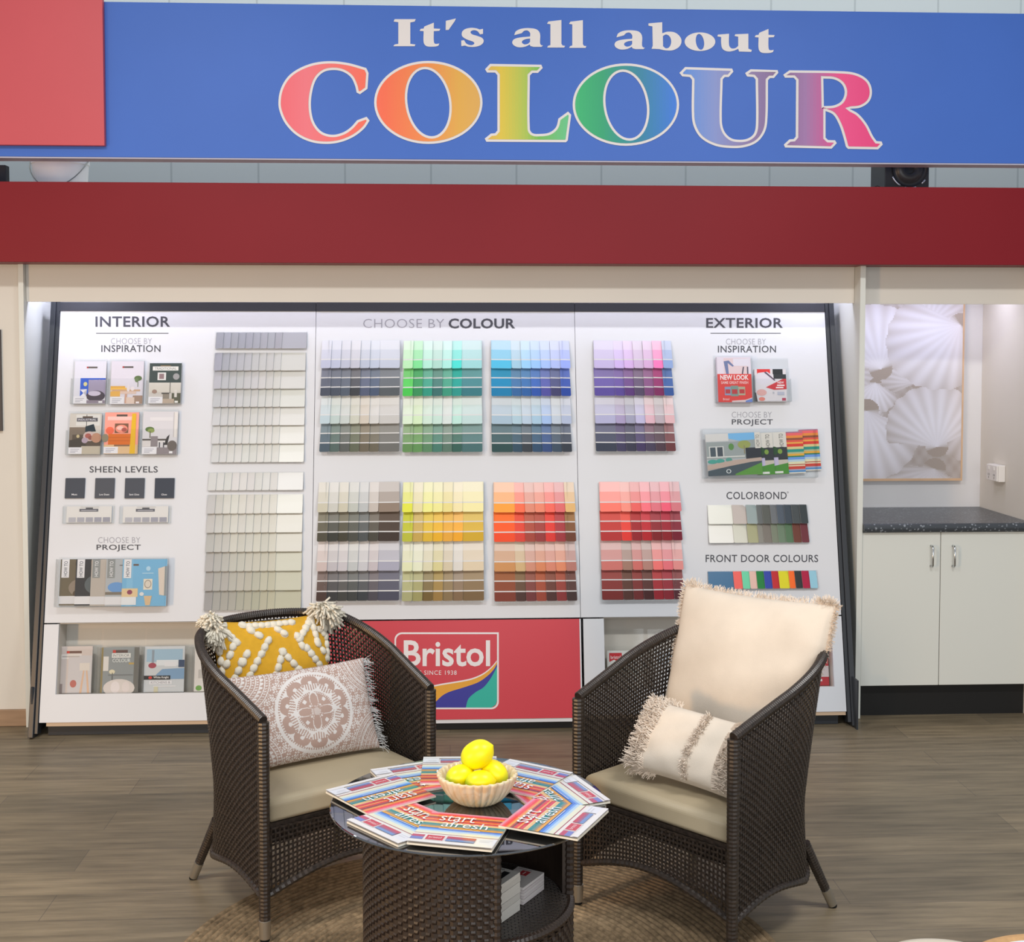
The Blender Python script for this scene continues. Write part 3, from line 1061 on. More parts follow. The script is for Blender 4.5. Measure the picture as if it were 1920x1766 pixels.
def rack(label, u0, u1, v0, v1, rows, group, name='card_rack', d=0.034):
    R = thing(name, label, 'card rack', MS @ T(u0, v0, 0), group)
    W_, H_ = u1 - u0, v1 - v0
    obj('back_plate', MB().box(0, W_, 0, H_, 0.001, 0.0035), clear, R)
    for r in range(rows):
        y = H_ * r / rows
        obj('ledge', MB().box(0, W_, y - 0.0015, y + 0.0005, 0.004, d * 0.5), clear, R)
    for x in (0, W_):
        obj('end_cheek', MB().box(x - 0.001, x + 0.001, 0, H_, 0.004, d * 0.7), clear, R)
    return R


WHITE = (0.86, 0.86, 0.86)
BL = {
    'slate grey': ((603, 639, 749, 640, 749, 850, 598, 845), 'R',
                   'b4b8cc b0b6ca b2b6c6 b8bac6 b0b8c8 b2bccd b8bfce', '4c5260 4a5260 545e6c 3e4146 545c74 4a5870 565c60',
                   'b4c6cc b4c4c0 bcc4c0 c0c2b4 c4bcae c8c8c4 bdbcb8', '4a5a66 50645f 585c58 5e6450 68604e 66604e 6c6c68'),
    'green': ((755, 640, 902, 640, 905, 850, 755, 846), 'R',
              'b0e0b0 7ad890 aae0cc a6d2c4 a4e0d4 4cd8cc 98cfd0', '48c850 349058 2c9880 38706c 38987c 28988c 3c7c84',
              'cfe2c8 c8e0b8 c4dccc bcd8cc ccd8d4 b4dcd0 b8d2d0', '5f8c50 5c9050 54845c 3f7868 547464 2c5c50 486f70'),
    'blue': ((920, 640, 1068, 640, 1073, 846, 923, 850), 'L',
             '52b8dc 9cc4d8 94c8f0 94c0f4 a0bcf0 a8b8e8 94a8ec', '1c80b0 3468a0 2c62a4 2c56ac 5050a0 40406c 2848a0',
             'a0b8c8 a8c4d0 b0c4d4 a0c0d4 9cb8e0 b8c4d0 a8b4cc', '2c4c4c 28485c 303840 244868 2c487c 34485c 2c3440'),
    'purple': ((1111, 640, 1256, 640, 1271, 845, 1119, 848), 'L',
               'bcb0d8 c8b0e4 d0aee0 c8b0d0 d0a8d0 f07cb8 8ca4d0', '5a4a9c 5c4a98 5e3c7c 584c68 7c4878 803060 3c5c9c',
               'a8a8c8 a498bc 9c9cb4 b8b4d4 d8b0bc b4a8b0 d8b0b4', '2c3448 403c5c 38384c 443860 484058 503c48 6c3c40'),
    'khaki grey': ((596, 906, 749, 905, 748, 1128, 593, 1125), 'R',
                   'c0bca8 c0c0b8 c0bca8 b4b8b0 b0b4b4 b8b0a8 8a7a6c', '4c4838 34342c 3c3828 44443c 484c4c 403c30 3c2e26',
                   'c0b0ac b4b0b4 bcb8bc b4b8b8 bcbcc0 b8b0b4 a0a0b0', '48342c 343434 3c3c38 383a38 34383c 48444c 4c4c5c'),
    'yellow': ((754, 906, 905, 905, 908, 1128, 754, 1125), 'R',
               'd8dc40 dcd4a0 e4e488 e4e090 e0d488 e8dca8 ece4a8', 'b8bc30 c4a44c dcb428 e8b010 e8a830 f0a818 d4ac30',
               'd4d8b0 d8dcc0 d0ccac ccc48c c8bca0 d0ccc4 d4c4a8', 'a8a878 9c9860 705a28 98783c 86704c 806648 7c6444'),
    'orange': ((925, 906, 1077, 906, 1083, 1126, 928, 1128), 'L',
               'f8a040 f46c48 dc8870 e88468 f06858 dc6868 dcb070', 'f85028 e03c2c a84030 983030 e03028 a02c34 6c3820',
               'c48c58 c8a878 c88870 d08058 d08068 d88460 b07468', '803c2c 4a2c24 703030 98402c 4c2824 882c2c 3e2826'),
    'red': ((1122, 905, 1275, 905, 1284, 1122, 1131, 1126), 'L',
            'f87868 f49080 e86460 f47480 dc7480 ec6078 d07880', 'b82c2c e83830 981e28 b82028 841e24 901e28 781c30',
            'c87068 a07868 cc6c64 b08074 ec7470 e07078 dc8c88', '7a2420 543028 702828 482020 98202c 882430 542830'),
}
RW = ['top', 'second', 'third', 'bottom']
for nm, (q, side, l1, d1, l2, d2) in BL.items():
    H0 = 0.022
    pa, pb, pc_, pd = (S(q[i], q[i + 1], H0) for i in (0, 2, 4, 6))
    u0, u1 = (pa[0] + pd[0]) / 2, (pb[0] + pc_[0]) / 2
    v1, v0 = (pa[1] + pb[1]) / 2, (pc_[1] + pd[1]) / 2
    W_, H_ = u1 - u0, v1 - v0
    wn = W_ / 8.1
    ww = W_ - 6 * wn
    rack(f'clear acrylic rack holding the {nm} paint cards', u0 + (wn * .8 if side == 'R' else 0), u1 - (wn * .8 if side == 'L' else 0), v0 - 0.006, v1 + 0.004, 4, 'clear paint card racks')
    rh = H_ / 4
    for r in range(4):
        Ls = [lin(x) for x in (l1, l2)[r // 2].split()]
        Ds = [lin(x) for x in (d1, d2)[r // 2].split()]
        for k in range(7):
            wide = (k == 6) if side == 'R' else (k == 0)
            if side == 'R':
                x0 = u0 + k * wn
            else:
                x0 = u0 + (ww + (k - 1) * wn if k else 0)
            wc = ww if wide else wn
            if r % 2 == 0:
                cols = [mix(Ls[k], WHITE, .48), mix(Ls[k], WHITE, .24), Ls[k]]
            else:
                cols = [mix(Ls[k], Ds[k], .66), mix(Ls[k], Ds[k], .88), mix(Ds[k], (0, 0, 0), .14)]
            ang = 0.17 if not wide else 0.14
            hc = rh * 1.06
            yb = v1 - (r + 1) * rh
            M = MS @ T(x0 + wc / 2, yb, 0.031) @ Matrix.Rotation(radians(-8 if side == 'R' else 8) * (1.0 if not wide else .25), 4, 'Y') @ Matrix.Rotation(-ang, 4, 'X')
            M = M @ Matrix.Rotation(radians(random.uniform(-.5, .5)), 4, 'Z')
            c_ = obj('paint_card', card_mesh(wc + 0.0010, hc, cols, lines=2 if r % 2 == 0 else 1), card_m, M=M)
            dist = (6 - k) if side == 'R' else k
            hw = hue_word(cols[1])
            tone = 'pale' if r % 2 == 0 else 'deep'
            if wide:
                lab = f'wide {tone} {hw} paint card in the {RW[r]} row of the {nm} rack'
            else:
                pos = 'next to' if dist == 1 else ORD[dist - 1] + ' from'
                lab = f'{tone} {hw} paint card {pos} the wide card, {RW[r]} row of {nm} rack'
            tag(c_, lab, 'paint card', f'paint cards in the {nm} rack')

# whites and neutrals: grids of single-colour chips
chip_m = attr_mat('painted_chip', 0.3, 0.5)
R6 = ['top', 'second', 'third', 'fourth', 'fifth', 'bottom']


def chip_grid(nm, q, rows, colf, widths, label_rack, wide_at=-1, tilt=0.16):
    H0 = 0.012
    pa, pb, pc_, pd = (S(q[i], q[i + 1], H0) for i in (0, 2, 4, 6))
    v1, v0 = (pa[1] + pb[1]) / 2, (pc_[1] + pd[1]) / 2
    H_ = v1 - v0
    u0, u1 = (pa[0] + pd[0]) / 2, (pb[0] + pc_[0]) / 2
    rack(label_rack, u0, u1, v0 - 0.002, v1, rows, 'clear chip strips', 'chip_strip', 0.016)
    tot = sum(widths)
    N = len(widths)
    for r in range(rows):
        t = (r + .5) / rows
        x = u0 + 0.001
        for k, w_ in enumerate(widths):
            wc = w_ / tot * (u1 - u0 - 0.002)
            hc = H_ / rows * (1.03 if rows > 1 else 0.97)
            yb = v1 - (r + 1) * H_ / rows + 0.001
            M = MS @ T(x + wc / 2, yb, 0.0165) @ Matrix.Rotation(radians(-8 if wide_at == -1 else 8) * (.2 if w_ == max(widths) else 1), 4, 'Y') @ Matrix.Rotation(-tilt, 4, 'X')
            col = colf(r, k)
            c_ = obj('colour_chip', card_mesh(wc + 0.0012, hc, [col], 0.005, False), chip_m, M=M)
            dist = (N - 1 - k) if wide_at == -1 else k
            row = (R6[r] + ' row of ' if rows == 6 else (('upper' if r == 0 else 'lower') + ' row of ' if rows == 2 else ''))
            if dist == 0:
                lab = f'widest colour chip, {row}the {nm}'
            else:
                pos = 'next to' if dist == 1 else (ORD[dist - 1] if dist < 11 else 'eleventh') + ' from'
                lab = f'colour chip {pos} the widest, {row}the {nm}'
            tag(c_, lab, 'colour chip', f'colour chips in the {nm}')
            x += wc
    return v0, v1


W10 = [13.6] * 9 + [46]


def jit(c, a=0.05):
    k = 1 + random.uniform(-a, a)
    return tuple(min(.93, (.88, .895, .92)[i_] * x * k * (1 + random.uniform(-.012, .012))) for i_, x in enumerate(c))


g1 = [lin(x) for x in 'a9a9b2 aeb0b8 b4b7be bcbec0 c6c6c4 cfcdc6'.split()]
chip_grid('grey strip at the top', (405, 621, 575, 622, 575, 655, 403, 653), 1, lambda r, k: jit(mix(lin('9c9ea6'), lin('aaaab0'), k / 9)), W10, 'clear strip of grey chips above the tall white chip grid')
chip_grid('upper off-white grid', (403, 661, 573, 662, 570, 868, 394, 866), 6,
          lambda r, k: jit(mix(mix(lin('a4a5ad'), lin('d6d6d2'), min(1, r / 4.2) ** .7), lin('dddcd2'), k / 12), .03), W10, 'clear grid holding the upper block of off-white chips')
chip_grid('single off-white strip', (391, 884, 569, 885, 568, 920, 389, 919), 1, lambda r, k: jit(lin('d9d8d3'), .03), W10, 'clear strip of off-white chips between the two tall grids')
chip_grid('lower cream grid', (388, 927, 568, 928, 564, 1145, 382, 1143), 6,
          lambda r, k: jit(mix(mix(lin('c9c7c2'), lin('dcdad0'), min(1, k / 3)), mix(lin('9d9a98'), lin('b6b492'), k / 9), max(0, r - .5) / 4.9 * .92), .03), W10, 'clear grid holding the lower block of cream chips')
cb_ = ['dcddd4 c4bab4 98a6a6 666a6a 5a5d58 6c7074 505a66 3e4852 464c4e 383f42'.split(), 'e2e2dc d6d6c8 a8a884 8a8880 7c766e 7a8270 6c806a 567456 6c3c30 6c3038'.split()]
chip_grid('roofing colour strips', (1328, 947, 1514, 947, 1518, 1018, 1328, 1018), 2, lambda r, k: lin(cb_[r][k]), [46, 26, 20, 10, 15, 12, 14, 14, 15, 14], 'clear double strip of roofing colours above the front door colour strip', 0)
fd = '2a648c f26a62 72d4a8 e4bcae 24803e 3446a4 c02a30 dcd426 f46c26 303434 ac1840 94c6d8'.split()
chip_grid('front door colour strip', (1328, 1070, 1533, 1069, 1533, 1103, 1328, 1105), 1, lambda r, k: lin(fd[k]), [47, 16, 14, 13, 14, 14, 13, 19, 11, 13, 14, 14], 'clear strip of bright chips under the words FRONT DOOR COLOURS', 0)

# sheen sample tiles
for (x0, x1, tx, rg, lab) in ((122, 160.5, 'Matt', 0.7, 'first charcoal sheen sample tile, marked Matt, beside the black frame'), (178, 216, 'Low Sheen', 0.5, 'charcoal sheen sample tile marked Low Sheen'),
                              (234, 272, 'Semi Gloss', 0.3, 'charcoal sheen sample tile marked Semi Gloss'), (290, 328, 'Gloss', 0.12, 'last charcoal sheen sample tile, marked Gloss')):
    a, b_ = S(x0, 934.5), S(x1, 896.5)
    Tt = thing('sheen_tile', lab, 'sample tile', MS @ T(a[0], a[1], 0), 'sheen sample tiles')
    W_, H_ = b_[0] - a[0], b_[1] - a[1]
    obj('tile', MB().box(0, W_, 0, H_, 0.001, 0.009), mat('sheen_' + tx.replace(' ', '_').lower(), '454952', rg, 0.4), Tt, bevel=0.0015)
    m_ = MB()
    hw_ = W_ * (0.2 if len(tx) < 6 else 0.36) / 1.4
    put_text(m_, tx, lambda s, t: (W_ / 2 - hw_ + 2 * hw_ * s, H_ * .14 + .008 * t, 0.0094), 0.01)
    obj('lettering', m_, mat('white_small_print', 'd8d8dc', 0.5, 0.3), Tt)

# ------------------------------------------------------------------ brochure holders and brochures
print_m = attr_mat('printed_cover', 0.4, 0.2)


def holder(label, x0, y0, x1, y1, d, lip=0.55, h=0.0):
    a, b_ = S(x0, y1, h), S(x1, y0, h)
    H = thing('brochure_holder', label, 'brochure holder', MS @ T(a[0], a[1], h), 'clear brochure holders')
    W_, H_ = b_[0] - a[0], b_[1] - a[1]
    obj('back', MB().box(0, W_, 0, H_, 0.001, 0.003), clear, H)
    obj('front', MB().box(0, W_, 0, H_ * lip, d - 0.002, d), clear, H)
    obj('tray', MB().box(0, W_, 0, 0.002, 0.0035, d - 0.0025), clear, H)
    for x in (0, W_ - 0.002):
        obj('side', MB().box(x, x + 0.002, 0.0025, H_ * lip, 0.0035, d - 0.0025), clear, H)
    return H


def brochure(label, x0, y0, x1, y1, els, h=0.010, th=0.006, roll=0.0, paper='dcdad8', group=None, name='brochure'):
    a, b_ = S(x0, y1, h + th), S(x1, y0, h + th)
    W_, H_ = b_[0] - a[0], b_[1] - a[1]
    m_ = MB().box(0, W_, 0, H_, 0, th, lin(paper))
    cover(m_, W_, H_, th, els)
    o = obj(name, m_, print_m, M=MS @ T(a[0], a[1], h) @ RZ(roll))
    return tag(o, label, 'brochure', group)


G1 = 'inspiration brochures under the word INTERIOR'
tagbar = lambda x0, x1, y0, y1: [('r', x0, y0, x1, y1, '5a5552'), ('r', x0, y0, x0 + .05, y1, 'b04040')]
caption = lambda x1: [('r', 0, .83, x1, .99, 'e2e2e8'), ('r', .06, .87, x1 - .08, .885, 'a8a8b4'), ('r', .06, .91, x1 - .12, .925, 'a8a8b4'), ('r', .06, .945, x1 - .2, .96, 'a8a8b4')]
six = [
    ((137, 675, 200, 757), 'brochure with a cobalt blue bedroom photograph, top row under INTERIOR INSPIRATION',
     [('r', 0, 0, 1, 1, 'd8d8e2'), *tagbar(.38, .72, .13, .17), ('r', .2, .4, 1, .82, '3c62c8'), ('e', .36, .54, .06, .05, 'd8d090'), ('p', [(.2, .66), (.42, .66), (.22, .82), (.4, .82), (.2, .67), (.42, .68)], 'e8e8f0'),
      ('r', .46, .44, 1, .7, 'b0a4b4'), ('p', [(.46, .46), (.56, .44), (.7, .46), (.8, .43), (1, .48), (1, .8), (.46, .8)], 'a098b0'), ('e', .7, .82, .3, .13, '4e4650'), ('e', .66, .76, .2, .06, 'c8c0d4'), *caption(.42), ('r', .42, .92, 1, .99, '8c8290'), ('r', .8, .94, .92, .98, 'e8e8ec')]),
    ((206, 675, 270, 758), 'pale brochure with a yellow timber sideboard and plant, centre of its top row',
     [('r', 0, 0, 1, 1, 'd6d2dc'), *tagbar(.34, .68, .12, .16), ('r', 0, .58, .45, .64, 'dca84c'), ('r', .0, .62, .5, .68, 'e8b858'), ('r', .05, .66, .92, .7, 'c8a484'), ('r', 0, .7, .3, .82, 'dcac58'), ('r', .3, .7, .8, .76, 'd8c0b4'),
      ('e', .55, .63, .05, .08, 'e0d8dc'), ('e', .68, .64, .06, .05, 'e4dce0'), ('e', .84, .4, .12, .06, '5c7048'), ('r', .83, .42, .85, .6, '6c7858'), ('e', .8, .44, .06, .05, '6c8058'), ('r', .45, .76, .52, .98, 'c8a08c'), ('r', .7, .8, 1, .99, 'a08878'), ('r', .5, .84, .75, .99, 'd8c4b8'), *caption(.44), ('r', .8, .94, .9, .98, 'e8e4e8')]),
    ((278, 681, 341, 757), 'brochure with a dark green wall and the title TRADITIONAL',
     [('r', 0, 0, 1, 1, 'c8c4c0'), ('r', 0, 0, 1, .48, '3e4a48'), ('r', .34, .05, .66, .08, '7a6a50'), ('r', .1, .08, .9, .18, 'dcdcd8'), ('t', 'TRADITIONAL', .16, .1, .84, .16, '7c8280'), ('r', .26, .23, .52, .42, 'd8d8d6'), ('r', .31, .26, .46, .39, '8c7478'), ('e', .84, .33, .1, .08, '98989a'),
      ('r', 0, .48, 1, .72, 'd0ccc4'), ('r', .65, .48, .67, .74, '44423e'), ('e', .18, .7, .08, .05, '9c8478'), ('r', .4, .73, .64, .76, '4c4844'), ('r', .44, .76, .64, .9, '8c8478'), ('r', .72, .74, 1, .99, '5c5c4c'), ('r', .8, .66, .88, .84, 'd8d4d0'), ('r', .4, .88, .8, .99, 'b4a494'), *caption(.44), ('r', .82, .93, .92, .98, 'e8e8e4')]),
    ((128, 773, 191, 852), 'brochure with the title INDUSTRIAL over a grey sofa scene',
     [('r', 0, 0, 1, 1, 'c4c0b8'), ('r', .2, .03, .95, .3, 'd0d0cc'), ('r', .52, .03, .54, .4, '4c4c4a'), ('r', .4, .07, .72, .11, '5c5048'), ('r', .22, .11, .88, .2, '54545c'), ('t', 'INDUSTRIAL', .26, .13, .84, .18, 'dcdce0'), ('r', 0, .34, .5, .8, '7c7064'), ('p', [(.5, .32), (.76, .26), (.84, .44), (.5, .46)], '2c3840'),
      ('r', .1, .52, 1, .8, '5c5248'), ('p', [(0, .66), (.4, .6), (.6, .84), (0, .84)], '4c4640'), ('e', .64, .56, .2, .12, 'c8b4b0'), ('e', .6, .55, .1, .06, 'a86058'), ('e', .68, .6, .08, .05, '905850'), ('e', .86, .6, .16, .12, 'b88c74'), ('e', .5, .66, .1, .07, 'b0a0b0'), ('e', .28, .56, .05, .04, 'c8b890'), ('r', .4, .8, 1, .99, 'bcb4a4'), *caption(.42)]),
    ((194, 771, 261, 851), 'brochure with an orange and coral lounge and a yellow stripe',
     [('r', 0, 0, 1, 1, 'f0a090'), ('r', .34, .05, .66, .1, '5c5048'), ('r', .08, .1, .86, .19, 'ecc4bc'), ('r', .3, .27, .7, .5, '7a5844'), ('e', .5, .4, .18, .1, 'e8907c'), ('e', .46, .38, .1, .05, 'e8bcb0'), ('e', .58, .42, .08, .05, 'a85850'), ('e', .16, .44, .12, .09, 'e86c50'), ('r', .12, .52, .8, .78, 'd4702c'), ('r', .12, .6, .8, .61, 'b05c24'), ('r', .12, .68, .8, .69, 'b05c24'),
      ('e', .03, .62, .1, .1, '8c8470'), ('r', 0, .78, 1, 1, 'd8b890'), ('p', [(.8, .03), (.92, .03), (.92, 1), (.76, 1)], 'e0b42c'), ('r', .3, .78, .76, .82, '8a6a50'), *caption(.42)]),
    ((266, 769, 334, 852), 'white brochure with a small tree and a slatted dining chair',
     [('r', 0, 0, 1, 1, 'd2d0d4'), ('r', .2, .14, .86, .22, 'dcdadc'), ('r', .9, .02, 1, .6, 'dcd8d4'), ('r', .88, .02, .9, .6, 'b4b0b0'), ('e', .2, .42, .13, .06, '5c7444'), ('e', .24, .45, .1, .05, '8c9c58'), ('r', .2, .46, .23, .62, '6c6a58'), ('r', 0, .64, .7, .68, '5a5450'), ('r', .24, .58, .44, .82, '8c8488'), ('r', 0, .68, .24, .82, 'd4d0d0'), ('p', [(.7, .6), (.78, .54), (.72, .78), (.62, .78)], '3c3838'),
      ('r', .46, .7, .66, .72, 'e4e0e0'), ('r', .48, .72, .51, .95, '48444a'), ('r', .6, .72, .63, .95, '48444a'), ('r', .4, .84, 1, 1, '8c8488'), ('e', .86, .8, .14, .12, '6c6460'), *caption(.42), ('r', .78, .93, .88, .98, 'e8e8ec')]),
]
for k, (q, lab, els) in enumerate(six):
    x0, y0, x1, y1 = q
    which = lab.split('brochure')[1].strip()
    holder('clear holder behind the ' + ('cobalt bedroom', 'yellow sideboard', 'TRADITIONAL', 'INDUSTRIAL', 'orange lounge', 'dining chair')[k] + ' brochure', x0 - 3, y0 - 2, x1 + 2, y1 + 2, 0.030)
    brochure(lab, x0, y0 + (2 if k != 2 else 0), x1, y1, els, 0.014, 0.008, radians((-1, -1, -.6, -1, 0, -.8)[k]) * 0.0, group=G1)

for x0, lab, lab2 in ((118, 'card of five grey swatches in the holder under the Matt tile', 'low clear holder under the Matt and Low Sheen tiles'), (224, 'card of five grey swatches in the holder under the Gloss tile', 'low clear holder under the Semi Gloss and Gloss tiles')):
    holder(lab2, x0, 946, x0 + 98, 982, 0.016, 0.9)
    els = [('r', .28, .15, .7, .33, '6c6c74'), ('r', .42, .08, .58, .2, '55565c'), ('r', .32, .225, .66, .27, 'b8b8be'), ('r', .3, .04, .72, .06, '8c8c92')]
    for k in range(5):
        els.append(('r', .05 + k * .19, .68, .21 + k * .19, .97, ('b4b4bc', 'acacb6', 'a6a6b0', 'a0a0ac', '9c9ca8')[k]))
    brochure(lab, x0 + 6, 949, x0 + 92, 980, els, 0.005, 0.003, group='grey swatch cards', name='swatch_card')

holder('long clear holder of five fanned brochures under INTERIOR PROJECT', 107, 1043, 317, 1139, 0.052, 0.95)
pj = [
    (110, 'white', [('r', 0, 0, 1, 1, '6c6454'), ('r', .34, .06, .7, .13, '4c443c'), ('r', .36, .2, .56, .44, '7c5c3c'), ('e', .5, .62, .3, .2, '8c8074'), ('e', .55, .75, .25, .12, '5c5044'), ('r', 0, .8, .5, .97, 'd4d4d8'), ('r', .5, .8, 1, 1, 'c0a890')], 'first how-to brochure, brown figure cover, nearest the black frame'),
    (139, 'white', [('r', 0, 0, 1, 1, '3a3c40'), ('r', .34, .03, .8, .1, '6c5c48'), ('e', .45, .55, .24, .2, '5c6468'), ('e', .5, .75, .16, .08, '484c54'), ('r', .0, .8, .5, .97, 'dcdce0'), ('r', .5, .86, 1, 1, '64384c')], 'second how-to brochure with a charcoal cover'),
    (168, 'grey', [('r', 0, 0, 1, 1, 'b4aca4'), ('r', .36, .08, .62, .14, '6c5848'), ('r', .5, .14, .62, .8, 'c8c0b8'), ('r', .34, .14, .42, .8, 'd0c8c0'), ('r', 0, .8, .55, .97, 'd4d4d8'), ('r', .55, .9, 1, 1, '7c5c50')], 'third how-to brochure with a pale beige door cover'),
    (196, 'grey', [('r', 0, 0, 1, 1, 'acb0b4'), ('e', .25, .6, .2, .11, '6c98cc'), ('r', .45, .14, .7, .66, 'b8b4b0'), ('r', .3, .12, .6, .14, '6c6c6c'), ('r', 0, .8, .5, .97, 'd8d8dc'), ('r', 0, .7, .4, .76, '7c7468')], 'fourth how-to brochure with a soft blue stool cover'),
    (227, 'white', [('r', 0, 0, 1, 1, '78b0d4'), ('r', .12, .1, .36, .14, '6c5c54'), ('r', .1, .0, .24, 1, '84b8d8'), ('r', .48, .42, .68, .65, 'dcd4c4'), ('e', .58, .53, .08, .09, '9c948c'), ('e', .58, .53, .062, .07, 'd4ccc0'), ('e', .58, .2, .05, .05, 'b0d0e4'), ('r', .45, .29, .7, .305, 'b8d4e4'),
                    ('p', [(.8, .2), (.97, .15), (.97, .78), (.84, .76)], 'd4c8bc'), ('r', .95, .15, 1, .78, '8c9498'), ('r', 0, .62, .36, .8, 'd8c098'), ('e', .18, .7, .06, .05, '8c4860'), ('e', .45, .74, .05, .04, 'd8d8d8'), ('p', [(.5, .78), (.68, .78), (.64, .98), (.54, .98)], 'd0b490'), ('r', 0, .8, .33, .97, 'd8dce0')], 'front how-to brochure with a sky blue room cover'),
]
for k, (x0, cc, els, lab) in enumerate(pj):
    els = els + [('r', .0 + .03, .0, .2, .4, 'dcdce0' if cc == 'white' else '8c9090'), ('t', 'HOW TO', .08, .04, .16, .37, '5c6470' if cc == 'white' else 'dcdce0', 0.01, 90)]
    brochure(lab, x0, 1048, x0 + 87, 1135 + k * .5, els, 0.006 + 0.0085 * k, 0.006, group='how-to brochures under INTERIOR PROJECT')

holder('clear holder of the red NEW LOOK brochures', 1340, 667, 1410, 756, 0.046, 0.55)
brochure('red brochure with the words NEW LOOK above three paint tins', 1347, 669, 1407, 754,
         [('r', 0, 0, 1, 1, 'd8d0dc'), ('r', .2, .03, .9, .38, 'd8c4c8'), ('r', .48, .04, .95, .2, 'd8d4e0'), ('p', [(.2, .1), (.35, .08), (.5, .2), (.46, .22), (.32, .14), (.34, .38), (.26, .38)], '6c78a0'), ('p', [(.76, .22), (.8, .22), (.76, .38), (.72, .38)], '585060'), ('p', [(.88, .22), (.92, .22), (.92, .38), (.88, .38)], '585060'),
          ('r', 0, .38, 1, 1, 'd84440'), ('t', 'NEW LOOK', .08, .4, .92, .51, 'f0e4e4', .03), ('t', 'SAME GREAT FINISH', .1, .54, .9, .6, 'f0d0d0', .01), ('r', .2, .66, .38, .85, '8c98b8'), ('r', .38, .64, .6, .87, '7c9890'), ('r', .6, .66, .8, .85, 'b0a890'), ('r', .22, .72, .36, .81, 'b83c40'), ('r', .41, .72, .57, .82, 'b83c40'), ('r', .63, .72, .78, .81, 'b83c40'),
          ('p', [(.4, .97), (.8, .95), (1, .9), (1, 1), (.4, 1)], 'd8c8c8'), ('p', [(.8, .97), (1, .92), (1, 1), (.8, 1)], '6c88c8'), ('t', 'Bristol', .14, .91, .32, .96, 'f0d8d8')], 0.010, 0.030, paper='c8c0cc', group='EXTERIOR inspiration brochures')
holder('clear holder beside the NEW LOOK brochures', 1406, 672, 1477, 755, 0.040, 0.5)
brochure('red and white brochure with a paint brush, half the height of its holder', 1417, 692, 1473, 753,
         [('r', 0, 0, 1, 1, 'd8d4d8'), ('r', .08, 0, .5, .14, 'd83838'), ('p', [(.1, .12), (.4, .08), (.72, .3), (.3, .5), (.05, .4)], 'd8d4dc'), ('p', [(.3, .1), (.36, .08), (.66, .34), (.62, .36)], '5c4c60'), ('r', .58, 0, .9, .16, '2c3034'), ('r', .6, .16, 1, .3, '34383c'), ('p', [(.9, .3), (1, .3), (1, .62), (.6, .64), (.34, .56)], 'c83840'),
          ('t', 'NEW', .72, .38, .92, .45, 'f0e0e0', .02), ('r', .7, .48, .94, .52, 'f0e0e0'), ('r', .66, .55, .9, .59, 'f0e0e0'), ('e', .2, .72, .16, .1, 'd8a8a4'), ('e', .2, .92, .1, .06, 'dc8478'), ('r', .55, .7, .6, .76, 'b0b4bc'), ('r', .7, .7, .92, .8, 'b4b8c8'), ('r', .84, .89, .96, .97, 'b04860'), ('p', [(-.02, .72), (.02, .72), (.06, 1), (-.02, 1)], '3c3434')], 0.010, 0.016, group='EXTERIOR inspiration brochures')

holder('long clear holder of five brochures under EXTERIOR PROJECT', 1316, 803, 1524, 898, 0.050, 0.95)
strp = lambda: [('r', 0, y0, 1, y1, c) for y0, y1, c in ((0, .03, 'a87088'), (.03, .09, 'e86468'), (.09, .15, 'e88c40'), (.15, .2, '8c5038'), (.2, .25, 'e05848'), (.25, .29, 'e8a84c'), (.29, .36, 'd83c34'), (.36, .42, 'd8c88c'), (.42, .49, '2c9084'), (.49, .53, 'b0b48c'), (.53, .58, 'e0a840'), (.58, .61, '2c7c54'), (.61, .67, '6c98dc'), (.67, .72, 'b4ccd8'), (.72, .78, 'dcd8b4'), (.78, .80, 'b04838'), (.80, .83, 'e0d0b0'), (.83, .9, 'c84438'), (.9, .93, 'a0a8c0'), (.93, .97, '4c88c0'), (.97, 1, 'd8d4c8'))]
house = [('r', 0, 0, 1, 1, 'b0b4b8'), ('p', [(.4, 0), (1, 0), (1, .3), (.4, .12)], '78b4e0'), ('r', 0, 0, .42, .18, 'd4d2d0'), ('p', [(0, .2), (.5, .2), (.95, .16), (.95, .6), (0, .6)], '98a0a0'), ('r', .05, .3, .32, .56, 'd0d0cc'), ('r', .07, .32, .17, .55, '4c5860'), ('r', .2, .32, .3, .55, '485058'), ('e', .46, .32, .05, .08, '5c8c4c'), ('e', .7, .28, .12, .1, '98a05c'), ('r', .69, .3, .71, .5, '8c8468'),
         ('r', .72, .36, 1, .62, '30343c'), ('r', 0, .54, .7, .57, 'd0d0cc'), ('e', .1, .66, .09, .05, '4c9c90'), ('e', .24, .65, .08, .05, '4c9c90'), ('e', .4, .63, .06, .05, '58988c'), ('p', [(0, .74), (.5, .64), (1, .6), (1, .68), (0, .86)], 'b8a498'), ('p', [(0, .88), (.4, .78), (.8, .7), (1, .68), (1, 1), (0, 1)], '48545c'), ('p', [(.5, .97), (1, .72), (1, 1), (.5, 1)], '5c9440'), ('e', .38, .9, .045, .05, 'd8dcdc'), ('e', .38, .9, .03, .035, '48545c')]
howto = [('r', 0, 0, 1, 1, 'c4bcb0'), ('r', 0, 0, 1, .36, 'd8d4cc'), ('r', .0, .36, 1, .66, '34383c'), ('e', .3, .44, .25, .1, '2c4c30'), ('e', .62, .46, .12, .06, '7c9c44'), ('r', .1, .6, .5, .82, 'c0b8d4'), ('p', [(0, .82), (1, .74), (1, 1), (0, 1)], '4c8c38'), ('r', .2, .93, .7, .98, 'dcdcd8'), ('t', 'HOW TO', .62, .04, .84, .36, '5c5c58', 0.0, 90)]
